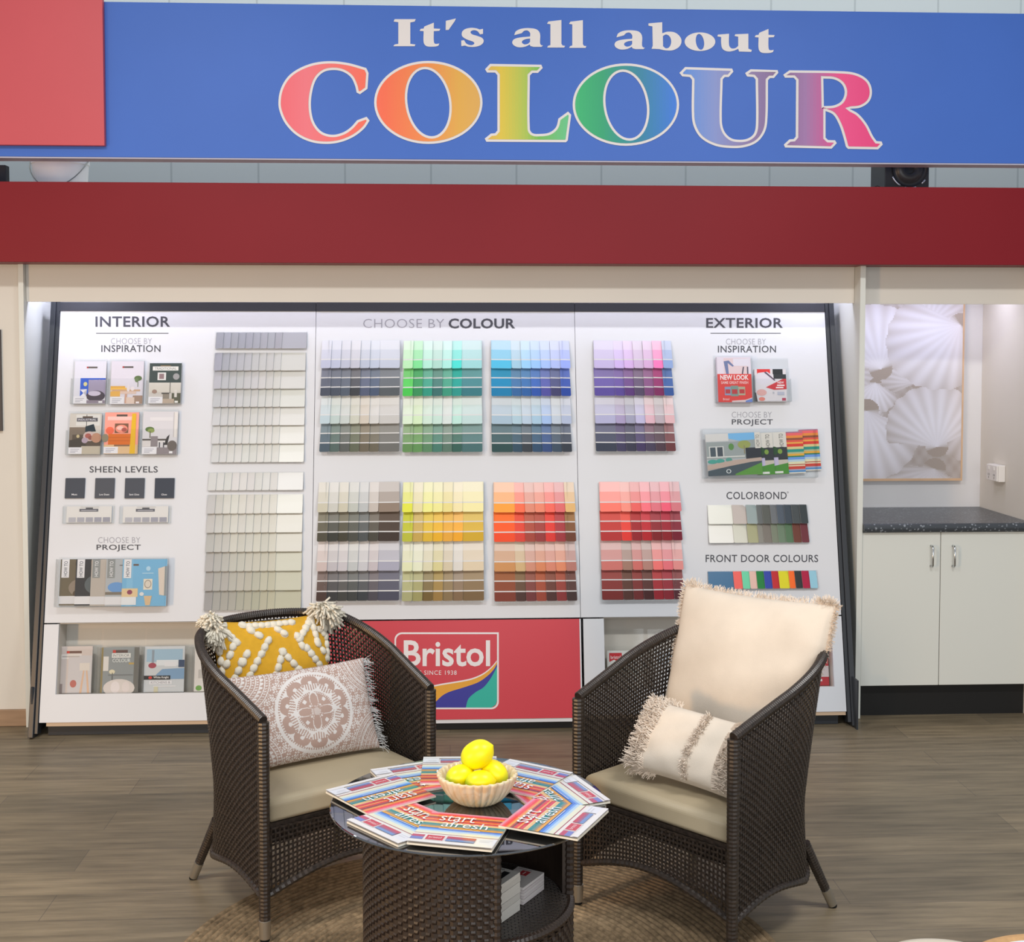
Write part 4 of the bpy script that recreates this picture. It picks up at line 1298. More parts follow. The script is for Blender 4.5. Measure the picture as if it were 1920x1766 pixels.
for k, (x0, x1, els, lab, dy) in enumerate(((1504, 1536, strp(), 'striped colourful brochure at the back end of the EXTERIOR PROJECT holder', -2.5), (1473, 1507, strp(), 'striped colourful brochure next to the how-to brochures, EXTERIOR PROJECT holder', 2), (1444, 1476, howto, 'how-to brochure with a dark hedge cover beside the striped brochures', 3),
                                           (1420, 1450, howto, 'how-to brochure tucked behind the house cover brochure', 4), (1328, 1427, house + [('r', .9, 0, 1, .38, 'd8d4cc'), ('t', 'HOW TO', .92, .06, .985, .34, '5c5c58', 0.0, 90)], 'brochure with a house and green lawn cover in the EXTERIOR PROJECT holder', 6))):
    brochure(lab, x0, 808 + dy, x1, 886 + dy * 1.2, els, 0.005 + 0.0085 * k, 0.006, radians(2.2), group='EXTERIOR project brochures')

# lower pockets
WV = wl[2] + 0.002


def lower_brochure(label, x0, y0, x1, els, h=-0.07, paper='d8d4d0', group='brochures behind the lower white panel'):
    a, b_ = S(x0, y0, h + .01), S(x1, y0, h + .01)
    W_, H_ = b_[0] - a[0], a[1] - WV
    m_ = MB().box(0, W_, 0, H_, 0, 0.01, lin(paper))
    cover(m_, W_, H_, 0.01, els)
    tag(obj('brochure', m_, print_m, M=MS @ T(a[0], WV, h)), label, 'brochure', group)


def lower_holder(label, x0, x1, y0):
    a, b_ = S(x0, y0, -.05), S(x1, y0, -.05)
    H = thing('brochure_holder', label, 'brochure holder', MS @ T(a[0], WV, -0.1), 'clear holders behind the lower white panels')
    W_, H_ = b_[0] - a[0], a[1] - WV
    obj('back', MB().box(0, W_, 0, H_ * 1.35, 0, 0.002), clear, H)
    obj('front', MB().box(0, W_, 0, H_ * .96, 0.058, 0.06), clear, H)
    for x in (0, W_ - .002):
        obj('side', MB().box(x, x + 0.002, 0, H_ * .96, 0.003, 0.057), clear, H)


wallb = [('r', 0, 0, 1, 1, 'cbbfba'), ('r', .28, .1, .7, .15, '6c5048'), ('r', .28, .1, .36, .15, 'c04038'), ('r', .1, .17, .7, .27, 'dcd6d2'), ('r', .34, .28, .92, .33, 'd8d2d0'), ('r', .34, .2, 1, 1, 'c8c4c6'), ('r', .16, .205, .64, .235, 'b8b0ac'), ('r', .66, .36, .94, .52, 'd8d0c8'), ('p', [(.76, .52), (.8, .52), (.74, 1), (.68, 1)], 'd8b498'), ('p', [(.84, .52), (.88, .52), (.96, 1), (.9, 1)], 'd8b498'), ('e', .5, .8, .09, .08, 'b86c64'), ('r', 0, .8, .2, 1, '948480')]
intb = [('r', 0, 0, 1, 1, '8c9294'), ('r', 0, 0, .05, 1, '94845c'), ('r', .3, .06, .7, .12, '5c4844'), ('r', .3, .06, .38, .12, 'c04038'), ('r', .28, .13, .78, .23, 'dcdcda'), ('t', 'INTERIOR', .31, .15, .75, .21, '6c7070'), ('t', 'COLOUR', .3, .25, .78, .33, 'd8dcdc', .01), ('r', .06, .2, .2, .52, 'd8d4d0'), ('e', .3, .54, .08, .05, 'd8d0b4'), ('r', .3, .56, .32, .74, '4c4c48'), ('r', .74, .34, .9, .38, 'b89c5c'),
        ('r', .88, .0, 1, 1, '6c6c68'), ('e', .5, .9, .42, .2, 'd4ccc8'), ('e', .4, .88, .12, .13, 'e0d8d8'), ('e', .68, .88, .1, .12, 'dcd2d0'), ('r', .2, .6, .86, .62, '74787c')]
kitb = [('r', 0, 0, 1, 1, 'c4c8cc'), ('r', .05, .06, .95, .34, '9cb8cc'), ('r', .18, .08, .24, .4, '8c98a4'), ('r', .3, .3, .85, .42, 'd8dce0'), ('e', .2, .42, .1, .06, 'a04858'), ('r', .5, .34, .8, .44, 'dcdce0'), ('r', .85, .3, 1, .46, '3c4c68'), ('p', [(.3, .62), (.45, .5), (1, .48), (1, .72), (.3, .72)], '7c9cbc'), ('r', 0, .64, .66, .73, '2c2c30'), ('e', .16, .685, .045, .03, 'c83c38'), ('t', 'White Knight', .24, .655, .62, .715, 'e8e8e8', .01), ('r', .14, .75, .7, .83, 'dcdce0'),
        ('t', 'KITCHENS &', .18, .765, .66, .815, '8c8c94'), ('r', .24, .86, .8, .885, 'd8d8dc'), ('r', .26, .88, .36, 1, 'c8c4a8')]
lower_brochure('beige brochure with a lamp and red bird cover behind the lower white panel', 107, 1212, 174, wallb)
lower_brochure('grey INTERIOR COLOUR brochure behind the lower white panel', 191, 1214, 261, intb)
lower_brochure('blue kitchen cover brochure behind the lower white panel', 272, 1212, 347, kitb)
lower_brochure('white brochure half hidden by the rattan chair with yellow cushion', 366, 1214, 440, [('r', 0, 0, 1, 1, 'd4d0cc'), ('r', .1, .5, .9, .7, 'b8b4b0'), ('e', .12, .92, .08, .06, '6c9c4c')])
for k, (x0, x1, lab) in enumerate(((106, 184, 'clear holder around the beige lamp brochure'), (189, 267, 'clear holder around the grey INTERIOR COLOUR brochure'), (270, 357, 'clear holder around the blue kitchen brochure'), (361, 445, 'clear holder beside the blue kitchen brochure'))):
    lower_holder(lab, x0, x1, 1210)
WV = wr[2] + 0.002
lower_brochure('white brochure with a red logo square behind the lower white panel', 1138, 1220, 1204, [('r', 0, 0, 1, 1, 'dcdcd8'), ('r', .06, .06, .42, .3, 'c4343c'), ('t', 'bristol', .1, .13, .38, .22, 'ecdcdc', .01), ('p', [(.06, .3), (.2, .24), (.3, .3)], 'dcdcd8'), ('r', .06, .42, .8, .6, 'bcc4bc'), ('r', .06, .7, .6, .74, 'a8a8a8')])
lower_brochure('white brochure pocketed behind the rattan chair with cream cushions', 1225, 1216, 1300, [('r', 0, 0, 1, 1, 'd4d4d4'), ('r', .1, .1, .8, .4, 'b4bcc4')])
lower_brochure('red brochure at the far end of the lower white panel', 1486, 1204, 1551, [('r', 0, 0, 1, 1, 'b8343c'), ('r', .1, .55, 1, .8, 'd4c8c8'), ('r', .1, .85, .8, .9, 'e0d8d8')])
for x0, x1, lab in ((1133, 1210, 'clear holder around the white red-logo brochure'), (1218, 1308, 'clear holder behind the rattan chair with cream cushions'), (1480, 1557, 'clear holder around the red brochure')):
    lower_holder(lab, x0, x1, 1208)

# ================================================================== RUG
cr_ = on_z(890, 1740, 0)
rc = V((0.075, 3.40, 0))
rm = mat('jute_braid', '88745a', 0.85, 0.15, noise=0.38, nscale=55, bump=0.7, bscale=260)
prof = []
RR = 0.86
k = 0
r_ = 0.001
while r_ < RR - 0.01:
    prof += [(r_, 0.004), (r_ + 0.004, 0.011), (r_ + 0.010, 0.0125), (r_ + 0.016, 0.011), (r_ + 0.019, 0.004)]
    r_ += 0.02
prof.append((r_, 0.0005))
tag(obj('round_rug', MB().lathe(prof, 120), rm, M=T(*rc), smooth=True), 'round braided jute rug under the glass table and rattan chairs', 'rug')
ZR = 0.0125

# ================================================================== RATTAN CHAIRS
rat, n, l, b = new_mat('dark_brown_rattan')
tc = n.new('ShaderNodeTexCoord')
ns = n.new('ShaderNodeTexNoise')
ns.inputs['Scale'].default_value = 90
cr = n.new('ShaderNodeValToRGB')
cr.color_ramp.elements[0].position, cr.color_ramp.elements[0].color = 0.3, (*lin('241e1a'), 1)
cr.color_ramp.elements[1].position, cr.color_ramp.elements[1].color = 0.75, (*lin('3b312a'), 1)
l.new(tc.outputs['Object'], ns.inputs['Vector']); l.new(ns.outputs['Fac'], cr.inputs[0]); l.new(cr.outputs[0], b.inputs['Base Color'])
b.inputs['Roughness'].default_value = 0.36
b.inputs['Specular IOR Level'].default_value = 0.5
steel = mat('brushed_steel_tip', 'b9b3a8', 0.35, 0.5, 0.9)
rubber = mat('black_rubber', '1b1b1b', 0.7, 0.2)
vinyl = mat('taupe_vinyl', 'a89a80', 0.48, 0.35, noise=0.03, nscale=8, bump=0.15, bscale=30)


def weave(mb, P, nu, nv, wu, wv, amp, th, close=False, skip=None):
    """strands over and under each other on a grid of surface points P[i][j]"""
    N = [[None] * nv for _ in range(nu)]
    for i in range(nu):
        for j in range(nv):
            du = P[min(i + 1, nu - 1)][j] - P[max(i - 1, 0)][j]
            dv_ = P[i][min(j + 1, nv - 1)] - P[i][max(j - 1, 0)]
            N[i][j] = du.cross(dv_).normalized()

    def strand(cs, ns_, side, w_):
        b = len(mb.v)
        for c, n_, s_ in zip(cs, ns_, side):
            a, t = s_ * (w_ / 2), n_ * (th / 2)
            mb.v += [tuple(c - a - t), tuple(c + a - t), tuple(c + a + t), tuple(c - a + t)]
        for i in range(len(cs) - 1):
            for k in range(4):
                k2 = (k + 1) % 4
                mb.face((b + i * 4 + k, b + i * 4 + k2, b + i * 4 + 4 + k2, b + i * 4 + 4 + k))
    for i in range(nu):
        cs = [P[i][j] + N[i][j] * (amp if (i + j) % 2 else -amp) for j in range(nv)]
        sd = [(P[min(i + 1, nu - 1)][j] - P[max(i - 1, 0)][j]).normalized() for j in range(nv)]
        strand(cs, N[i], sd, wu)
    for j in range(nv):
        cs = [P[i][j] + N[i][j] * (-amp if (i + j) % 2 else amp) for i in range(nu)]
        sd = [(P[i][min(j + 1, nv - 1)] - P[i][max(j - 1, 0)]).normalized() for i in range(nu)]
        strand(cs, [N[i][j] for i in range(nu)], sd, wv)


YF = -0.27


def shell_plan(z):
    """half widths and depth of the tub at height z"""
    t = z
    a = 0.283 + 0.020 * max(0, (t - .3) / .5)
    if t < 0.36:
        bk = 0.235 + 0.035 * ((0.36 - t) / 0.24) ** 1.4
    else:
        bk = 0.235 + 0.135 * ((t - 0.36) / 0.46) ** 1.1
    return a, bk


def plan_curve(z, M=120):
    a, bk = shell_plan(z)
    y0 = -0.02
    pts = []
    for k in range(13):
        pts.append(V((-(0.283 + (a - 0.283) * k / 12), YF + (y0 - YF) * k / 12)))
    for k in range(1, M):
        t = pi * k / M
        cx_, sy_ = cos(t), sin(t)
        e = 2 / 2.5
        pts.append(V((-a * (abs(cx_) ** e) * (1 if cx_ > 0 else -1), y0 + (bk - y0) * (abs(sy_) ** e))))
    for k in range(12, -1, -1):
        pts.append(V(((0.283 + (a - 0.283) * k / 12), YF + (y0 - YF) * k / 12)))
    return pts


def resample(pts, ss):
    L = [0]
    for p, q in zip(pts, pts[1:]):
        L.append(L[-1] + (q - p).length)
    out, k = [], 0
    for s_ in ss:
        d = s_ * L[-1]
        while k < len(L) - 2 and L[k + 1] < d:
            k += 1
        t = (d - L[k]) / max(1e-9, L[k + 1] - L[k])
        out.append(pts[k].lerp(pts[k + 1], max(0, min(1, t))))
    return out


def z_top(s_):
    m_ = 1 - abs(2 * s_ - 1)           # 0 at the fronts, 1 mid back
    if m_ < 0.62:
        return 0.632 + 0.143 * (m_ / 0.62)
    q = (m_ - .62) / .38
    return 0.775 + 0.014 * (1 - (1 - q) ** 2)


def z_bot(s_):
    m_ = 1 - abs(2 * s_ - 1)
    return 0.118 + 0.035 * sin(pi * min(1, m_ / .55)) if m_ < .55 else 0.118 + 0.03 * sin(pi * (m_ - .55) / .45 / 2)


_plans = {}


def shell_pt(s_, t):
    z = z_bot(s_) + (z_top(s_) - z_bot(s_)) * t
    kz = round(z * 200)
    out = []
    for kk in (math.floor(z * 60), math.floor(z * 60) + 1):
        if kk not in _plans:
            _plans[kk] = resample(plan_curve(kk / 60), [q / 400 for q in range(401)])
        pl_ = _plans[kk]
        f = s_ * 400
        i = min(399, int(f))
        out.append(pl_[i].lerp(pl_[i + 1], f - i))
    p = out[0].lerp(out[1], z * 60 - math.floor(z * 60))
    return V((p.x, p.y, z))


NU, NV = 134, 50
shellP = [[shell_pt((i + .5) / NU, (j + .5) / NV) for j in range(NV)] for i in range(NU)]
m_shell = MB()
weave(m_shell, shellP, NU, NV, 0.0058, 0.0066, 0.0017, 0.0022)
# front panel with an arched lower edge
FU, FV = 40, 12


def front_pt(u, v):
    x = -0.266 + 0.532 * u
    zb = 0.128 + 0.062 * sin(pi * u)
    return V((x, YF + 0.004 - 0.012 * sin(pi * u), zb + (0.325 - zb) * v))


m_front = MB()
weave(m_front, [[front_pt((i + .5) / FU, (j + .5) / FV) for j in range(FV)] for i in range(FU)], FU, FV, 0.0056, 0.0056, 0.0014, 0.0022)
# wrapped rim along the arms and back, lower rims
m_rim = MB()
NR = 420
rp_ = []
for i in range(NR + 1):
    s_ = i / NR
    p = shell_pt(s_, 1.0)
    rp_.append(V((p.x, p.y, p.z + 0.002)))
m_rim.tube(rp_, [0.0155 if i % 2 else 0.0138 for i in range(NR + 1)], 10)
m_low = MB()
m_low.tube([shell_pt(i / 160, 0.0) for i in range(161)], [0.011 if i % 2 else 0.0095 for i in range(161)], 8)
m_low.tube([front_pt(i / 60, 0.0) for i in range(61)], [0.011 if i % 2 else 0.0095 for i in range(61)], 8)
# seat deck and apron
seat_in = [p for p in plan_curve(0.34, 60)]
m_deck = MB().prism([(p.x * 0.955, min(p.y, 10) * 0.955 + (-0.004)) for p in seat_in], 0.318, 0.330)
m_deck.box(-0.262, 0.262, YF + 0.010, YF + 0.022, 0.272, 0.318)
# cushion
cu_m = MB()
pl_ = [V((p.x * 0.925, -0.262 if p.y < -0.26 else p.y * 0.93 - 0.012)) for p in seat_in]
cen = V((0, -0.02))
rings = []
for ins, z in [(0.012 - 0.012 * sin(pi / 2 * q / 5), 0.343 - 0.012 * cos(pi / 2 * q / 5)) for q in range(6)] + [(0.024 * (1 - cos(pi / 2 * q / 8)), 0.376 + 0.026 * sin(pi / 2 * q / 8)) for q in range(9)] + [(0.024 + 0.02 * q, 0.402 + 0.011 * (1 - (1 - q / 8) ** 2)) for q in range(1, 9)]:
    rg = []
    for i, p in enumerate(pl_):
        d = (p - cen)
        rg.append((p.x - d.x / d.length * ins, p.y - d.y / d.length * ins, z))
    rings.append(rg)
nn = len(pl_)
for k in range(len(rings) - 1):
    b0 = len(cu_m.v)
    cu_m.v += rings[k] + rings[k + 1]
    for i in range(nn):
        j = (i + 1) % nn
        cu_m.face((b0 + i, b0 + j, b0 + nn + j, b0 + nn + i))
cu_m.poly(list(reversed(rings[0])))
cu_m.poly(rings[-1])


def leg_mesh(top, foot, r0, r1, tip=0.06):
    t_, f_ = V(top), V(foot)
    d = (t_ - f_)
    k = tip / d.z
    a = MB()
    n_ = max(6, int(d.length / 0.006))
    q = f_ + d * k
    a.tube([q.lerp(t_, i / n_) for i in range(n_ + 1)], [(r1 + (r0 - r1) * i / n_) * (1.0 if i % 2 else 0.94) for i in range(n_ + 1)], 10)
    s_ = MB().tube([f_ + d * (0.008 / d.z), q, q + d * 0.002], [r1 * 0.98, r1 * 1.06, r1 * 0.9], 14)
    g = MB().tube([f_, f_ + d * (0.008 / d.z)], [r1 * 0.8, r1 * 0.9], 12)
    return a, s_, g


LEGS = [((-0.283, YF, 0.630), (-0.283, YF, 0.0), 0.0185, 0.0165), ((0.283, YF, 0.630), (0.283, YF, 0.0), 0.0185, 0.0165),
        ((-0.222, 0.185, 0.20), (-0.262, 0.285, -0.012), 0.017, 0.0145), ((0.222, 0.185, 0.20), (0.262, 0.285, -0.012), 0.017, 0.0145)]


def merge(me_mb):
    return me_mb


def chair(label, M):
    ch = thing('rattan_chair', label, 'chair', M, 'rattan tub chairs')
    obj('tub_shell', m_shell, rat, ch)
    obj('front_panel', m_front, rat, ch)
    obj('arm_rim', m_rim, rat, ch)
    obj('lower_rim', m_low, rat, ch)
    obj('seat_deck', m_deck, rat, ch)
    obj('seat_cushion', cu_m, vinyl, ch, smooth=True)['label'] = 'taupe vinyl seat cushion'
    for lg_ in LEGS:
        a, s_, g = leg_mesh(*lg_)
        o = obj('leg', a, rat, ch)
        obj('steel_tip', s_, steel, o, smooth=True, auto=40)
        obj('foot_cap', g, rubber, o)
    return ch


def copy_tree(o, parent=None):
    c = o.copy()
    COL.objects.link(c)
    if parent is not None:
        c.parent = parent
    for ch in [q for q in SC.objects if q.parent == o]:
        copy_tree(ch, c)
    return c


def chair_frame(fl, fr):
    """matrix of a chair from the floor points of its two front legs"""
    fl, fr = V(fl), V(fr)
    x = (fr - fl).normalized()
    y = V((-x.y, x.x, 0))
    o = (fl + fr) / 2 - y * YF
    return basis((o.x, o.y, 0.0), x, y, (0, 0, 1)), atan2(x.y, x.x)


fl = on_z(497, 1766, ZR * .7)
MCL, aL = chair_frame((fl.x, fl.y, 0), (fl.x + 0.566 * cos(radians(34.5)), fl.y + 0.566 * sin(radians(34.5)), 0))
fl = on_z(1083, 1701, 0)
MCR, aR = chair_frame((fl.x, fl.y, 0), (fl.x + 0.566 * cos(radians(-48)), fl.y + 0.566 * sin(radians(-48)), 0))
MCL, MCR = T(0, 0, ZR) @ MCL, T(0, 0, ZR) @ MCR
chL = chair('dark rattan tub chair holding the mustard and the mandala cushions', MCL)
chR = copy_tree(chL)
chR.matrix_world = MCR
chR['label'] = 'dark rattan tub chair holding the two cream fringed cushions'

# ================================================================== CUSHIONS


def pillow_pt(u, v, w_, h_, t_, pin=0.07, side=1, dents=0.0, seed=0):
    x = w_ / 2 * u * (1 - pin * (1 - v * v) * abs(u) ** 3)
    y = h_ / 2 * v * (1 - pin * (1 - u * u) * abs(v) ** 3)
    q = max(0.0, (1 - u * u) * (1 - v * v))
    z = t_ / 2 * q ** 0.42
    z += dents * q ** .3 * (sin(5.1 * u + 2.3 * v + seed) * .5 + sin(9 * v - 3.7 * u + 2 * seed) * .35 + sin(14 * u * v + seed) * .3)
    return V((x, y, z * side))


def pillow(w_, h_, t_, nu, nv, colf=None, back=None, pin=0.07, dents=0.0, seed=0):
    m_ = MB()
    P = lambda i, j, s_: pillow_pt(-1 + 2 * i / nu, -1 + 2 * j / nv, w_, h_, t_, pin, s_, dents, seed)
    m_.grid(lambda i, j: P(i, j, 1), nu + 1, nv + 1, col=(lambda i, j: colf(-1 + 2 * (i + .5) / nu, -1 + 2 * (j + .5) / nv)) if colf else None)
    nb = 24
    b0 = len(m_.v)
    k0 = len(m_.f)
    m_.grid(lambda i, j: pillow_pt(1 - 2 * i / nb, -1 + 2 * j / nb, w_, h_, t_, pin, -1, 0, seed), nb + 1, nb + 1, col=back)
    return m_


def fringe(m_, pts, outs, length, n_, r, droop=0.3, spread=0.35, seg=3, col=None):
    """loose threads along an edge: pts edge points, outs outward directions"""
    for k in range(n_):
        f = random.random() * (len(pts) - 1)
        i = int(f)
        p = pts[i].lerp(pts[i + 1], f - i)
        d = outs[i].lerp(outs[i + 1], f - i).normalized()
        L = length * random.uniform(.6, 1.15)
        j = V((random.gauss(0, spread), random.gauss(0, spread), random.gauss(0, spread)))
        d1 = (d + j * .6).normalized()
        d2 = (d + j * 1.4 + V((0, -droop, 0))).normalized()
        a = p - d * 0.003
        m_.tube([a, a + d1 * L * .5, a + d1 * L * .5 + d2 * L * .5], [r, r, r * .7], seg, False, col)


def lean(px, py, depth_pt, ang, tilt, roll=0.0):
    """cushion matrix: centre on the photo ray of (px, py) at the range of depth_pt; x axis at angle ang, leaning back by tilt"""
    d = ray(px, py)
    o = c_o + d * depth_pt
    x = V((cos(ang), sin(ang), 0))
    bk = V((-sin(ang), cos(ang), 0))
    up = V((0, 0, 1)) * cos(tilt) + bk * sin(tilt)
    nrm = x.cross(up)
    return basis(o, x, up, nrm) @ Matrix.Rotation(roll, 4, 'Z')


# --- mandala cushion (print worked out point by point)
tau_c, wht_c = lin('a07f70'), lin('d5d0cd')


def mandala(u, v):
    W2, H2 = 0.225, 0.143
    x, y = (u * W2 - 0.012) / 1.07, (v * H2 + 0.004) / 1.07
    r = sqrt(x * x + y * y)
    a = atan2(y, x)
    n1 = sin(x * 1900) * sin(y * 1900)
    c = 0
    if r < 0.112:
        if r > 0.1085:
            c = 1
        elif r > 0.103:
            c = 0 if sin(a * 90) > -.2 else 1
        else:
            # ten fan medallions round the wheel
            k = math.floor(a / (2 * pi / 10))
            am = (k + .5) * 2 * pi / 10
            dx, dy = x - 0.083 * cos(am), y - 0.083 * sin(am)
            dr = dx * cos(am) + dy * sin(am)
            dt_ = -dx * sin(am) + dy * cos(am)
            rr = sqrt((dr / .9) ** 2 + dt_ ** 2)
            if r > 0.058:
                c = 0 if rr < 0.0262 else 1
                if rr < 0.0262 and (dr < -.005 and abs(sin(dt_ * 420)) > .72):
                    c = 1
                if rr < 0.006:
                    c = 1
            else:
                c = 0 if r < 0.056 else 1
                q = abs(cos(2 * a))
                pet = 0.054 * abs(cos(2 * a)) ** 1.6
                if abs(r - pet) < 0.0030 and r > .012:
                    c = 1
                p2 = 0.04 * abs(sin(2 * a)) ** 7
                if abs(sin(2 * a)) > .93 and .018 < r < .046 and abs(r - .03) > .006:
                    c = 1 if abs(sin(2 * a)) > .97 else c
                if r < 0.014:
                    c = 1 if n1 > .1 else 0
                if 0.05 < r < 0.056 and sin(a * 60) > .3:
                    c = 1
    else:
        # quarter wheels of dots in the corners and leafy filling
        sx, sy = (1 if x > 0 else -1), (1 if y > 0 else -1)
        qx, qy = x - sx * 0.222, y - sy * 0.135
        q = sqrt(qx * qx + qy * qy)
        qa = atan2(qy, qx)
        if r < 0.118:
            c = 1
        elif q < 0.118:
            rg = q / 0.0125
            f = rg - math.floor(rg)
            nseg = max(4, int(q * 720))
            c = 1 if (f < .22 or (0.35 < f < .8 and sin(qa * nseg) > .42)) else 0
            if math.floor(rg) % 4 == 3:
                c = 1 if abs(sin(qa * nseg / 3)) * .8 > f else 0
        else:
            c = 1 if sin(x * 520 + 2 * sin(y * 300)) * sin(y * 480 + 2 * cos(x * 260)) > .12 else 0
    t = 0.5 + 0.16 * n1
    base = mix(tau_c, wht_c, 0.10 + 0.10 * t)
    return mix(base, wht_c, .95 if c else 0.02)


fab = attr_mat('printed_cotton', 0.85, 0.15, bump=0.25, bscale=900)
MM = lean(571, 1338, 3.97, aL - radians(5), radians(24), radians(0.5))
mand = thing('throw_cushion', 'oblong cushion with a dusty pink mandala print and white side fringes', 'cushion', MM)
obj('cover', pillow(0.46, 0.288, 0.125, 230, 150, mandala, lin('c9c2bd'), 0.045, 0.003, 1), fab, mand, smooth=True)
fr_ = MB()
for sgn, n_ in ((1, 150), (-1, 110)):
    E_ = [pillow_pt(sgn, -1 + 2 * k / 30, 0.46, 0.288, 0.125, 0.045) for k in range(31)]
    fr_ = MB()
    fringe(fr_, E_, [V((sgn, 0, 0.0 if sgn > 0 else .9))] * 31, 0.035 if sgn > 0 else 0.016, n_, 0.0009, 0.55, .35 if sgn > 0 else .2)
    obj('fringe', fr_, mat('white_cotton_thread', 'd3d3d2', 0.8, 0.2), mand)['label'] = 'loose white cotton fringe'

# --- mustard cushion with tufts and tassels
MY = lean(515, 1268, 4.17, aL - radians(8), radians(16), radians(-1))
must = thing('throw_cushion', 'mustard yellow cushion with white tufted zigzags and corner tassels', 'cushion', MY)
YW_, YH_, YT_ = 0.40, 0.39, 0.125
obj('cover', pillow(YW_, YH_, YT_, 60, 60, None, None, 0.075, 0.003, 4), mat('mustard_cotton', 'c8982c', 0.85, 0.15, noise=0.05, nscale=60, bump=0.3, bscale=500), must, smooth=True)
cream_y = mat('cream_yarn', 'd6cfbf', 0.85, 0.15, bump=0.6, bscale=500)


def tuft(m_, u, v, rot, sz=0.0140):
    c = pillow_pt(u, v, YW_, YH_, YT_, 0.075, 1, 0.003, 4)
    e = 0.02
    du = pillow_pt(u + e, v, YW_, YH_, YT_, 0.075) - pillow_pt(u - e, v, YW_, YH_, YT_, 0.075)
    dv_ = pillow_pt(u, v + e, YW_, YH_, YT_, 0.075) - pillow_pt(u, v - e, YW_, YH_, YT_, 0.075)
    N = du.cross(dv_).normalized()
    X = (du.normalized() * cos(rot) + dv_.normalized() * sin(rot))
    Y = N.cross(X)
    b = len(m_.v)
    SU, SV = 8, 5
    for i in range(SU):
        for j in range(SV):
            a, t = 2 * pi * i / SU, pi / 2 * j / (SV - 1)
            rr = sz * cos(t) ** .8 * random.uniform(.82, 1.12)
            p = c + X * (rr * cos(a) * 1.2) + Y * (rr * sin(a) * .92) + N * (0.010 * sin(t) - 0.001)
            m_.v.append(tuple(p))
    for i in range(SU):
        i2 = (i + 1) % SU
        for j in range(SV - 1):
            m_.face((b + i * SV + j, b + i2 * SV + j, b + i2 * SV + j + 1, b + i * SV + j + 1))


tf = MB()
# tuft positions read off the cushion (cushion space u, v in -1..1): chains running up to peaks
chains = [((-.83, -.1), (-.52, .40), 5), ((-.62, .28), (-.60, .36), 1), ((-.50, .05), (-.14, .60), 6), ((-.20, -.25), (.08, .38), 6), ((.08, .38), (.40, -.05), 5), ((.08, -.05), (.02, -.2), 2), ((.36, .62), (.42, .45), 2), ((.50, .40), (.84, -.08), 6),
          ((.40, .58), (.66, .92), 5), ((.66, .86), (.72, .50), 4), ((.72, .46), (.93, .20), 3), ((-.28, .70), (-.5, .93), 3), ((-.9, .95), (-.66, .62), 5), ((-.95, .5), (-.95, .0), 4), ((.92, .85), (.95, .3), 5), ((-.4, .9), (.3, .9), 8), ((-.72, .55), (-.86, .28), 3),
          ((-.8, -.3), (-.4, -.9), 6), ((.2, -.3), (-.1, -.9), 5), ((.3, -.2), (.6, -.8), 5), ((-.88, .80), (-.80, .92), 2), ((.05, .78), (.14, .70), 2), ((.8, .7), (.88, .62), 2)]
for (a, b_, n_) in chains:
    for k in range(n_):
        t = k / max(1, n_ - 1)
        tuft(tf, a[0] + (b_[0] - a[0]) * t, a[1] + (b_[1] - a[1]) * t, atan2((b_[1] - a[1]) * .9, b_[0] - a[0]))
obj('tuft_pattern', tf, cream_y, must, smooth=True)['label'] = 'raised white yarn tufts in zigzag chains'


def tassel(pos, d, big):
    m_ = MB()
    o_ = V(pos)
    for k in range(170 if big else 120):
        j = V((random.gauss(0, .45), random.gauss(0, .45), random.gauss(0, .5)))
        L = random.uniform(.6, 1.1) * (0.052 if big else 0.062)
        d1 = (V(d) + j).normalized()
        d2 = (d1 + V((0, -1.1, 0.1)) + j * .3).normalized()
        a = o_ + V((random.gauss(0, .006), random.gauss(0, .006), random.gauss(0, .006)))
        m_.tube([a, a + d1 * L * .55, a + d1 * L * .55 + d2 * L * .45], [0.003, 0.0042, 0.0036], 4, True)
    b = len(m_.v)
    m_.lathe([(0.001, -.017), (0.014, -.01), (0.019, 0), (0.014, .01), (0.001, .017)], 10, tuple(o_))
    return obj('tassel', m_, cream_y, must, smooth=True)


tassel((-YW_ / 2 * .98, YH_ / 2 * .95, 0.012), (-.55, .55, .25), True)
tassel((-YW_ / 2 * .93, YH_ / 2 * .80, 0.022), (-.4, -.5, .35), True)
tassel((YW_ / 2 * .90, YH_ / 2 * .97, 0.018), (-.35, .30, .35), False)
tassel((YW_ / 2 * .98, YH_ / 2 * .93, 0.015), (.5, -.1, .2), False)

# --- cream cushions
linen = mat('cream_linen', 'd4c8b9', 0.9, 0.12, noise=0.05, nscale=9, bump=0.35, bscale=700)
thread = mat('cream_thread', 'd8cabb', 0.9, 0.12)
MBc = lean(1396, 1258, 3.96, aR + radians(1.5), radians(18), radians(1.0))
bigc = thing('throw_cushion', 'large square cream linen cushion with frayed edges against the chair back', 'cushion', MBc)
BW, BH, BT = 0.55, 0.485, 0.15
LOW = lambda p: max(0.0, 0.45 - p.y / (BH / 2)) / 1.45
TAP = lambda p: V((p.x * (1 - 0.14 * LOW(p)) - 0.042 * LOW(p), p.y, p.z))   # squeezed between the arms lower down
bp_ = pillow(BW, BH, BT, 70, 70, None, None, 0.05, 0.005, 2)
bp_.v = [tuple(TAP(V(p))) for p in bp_.v]
obj('cover', bp_, linen, bigc, smooth=True)
fr_ = MB()
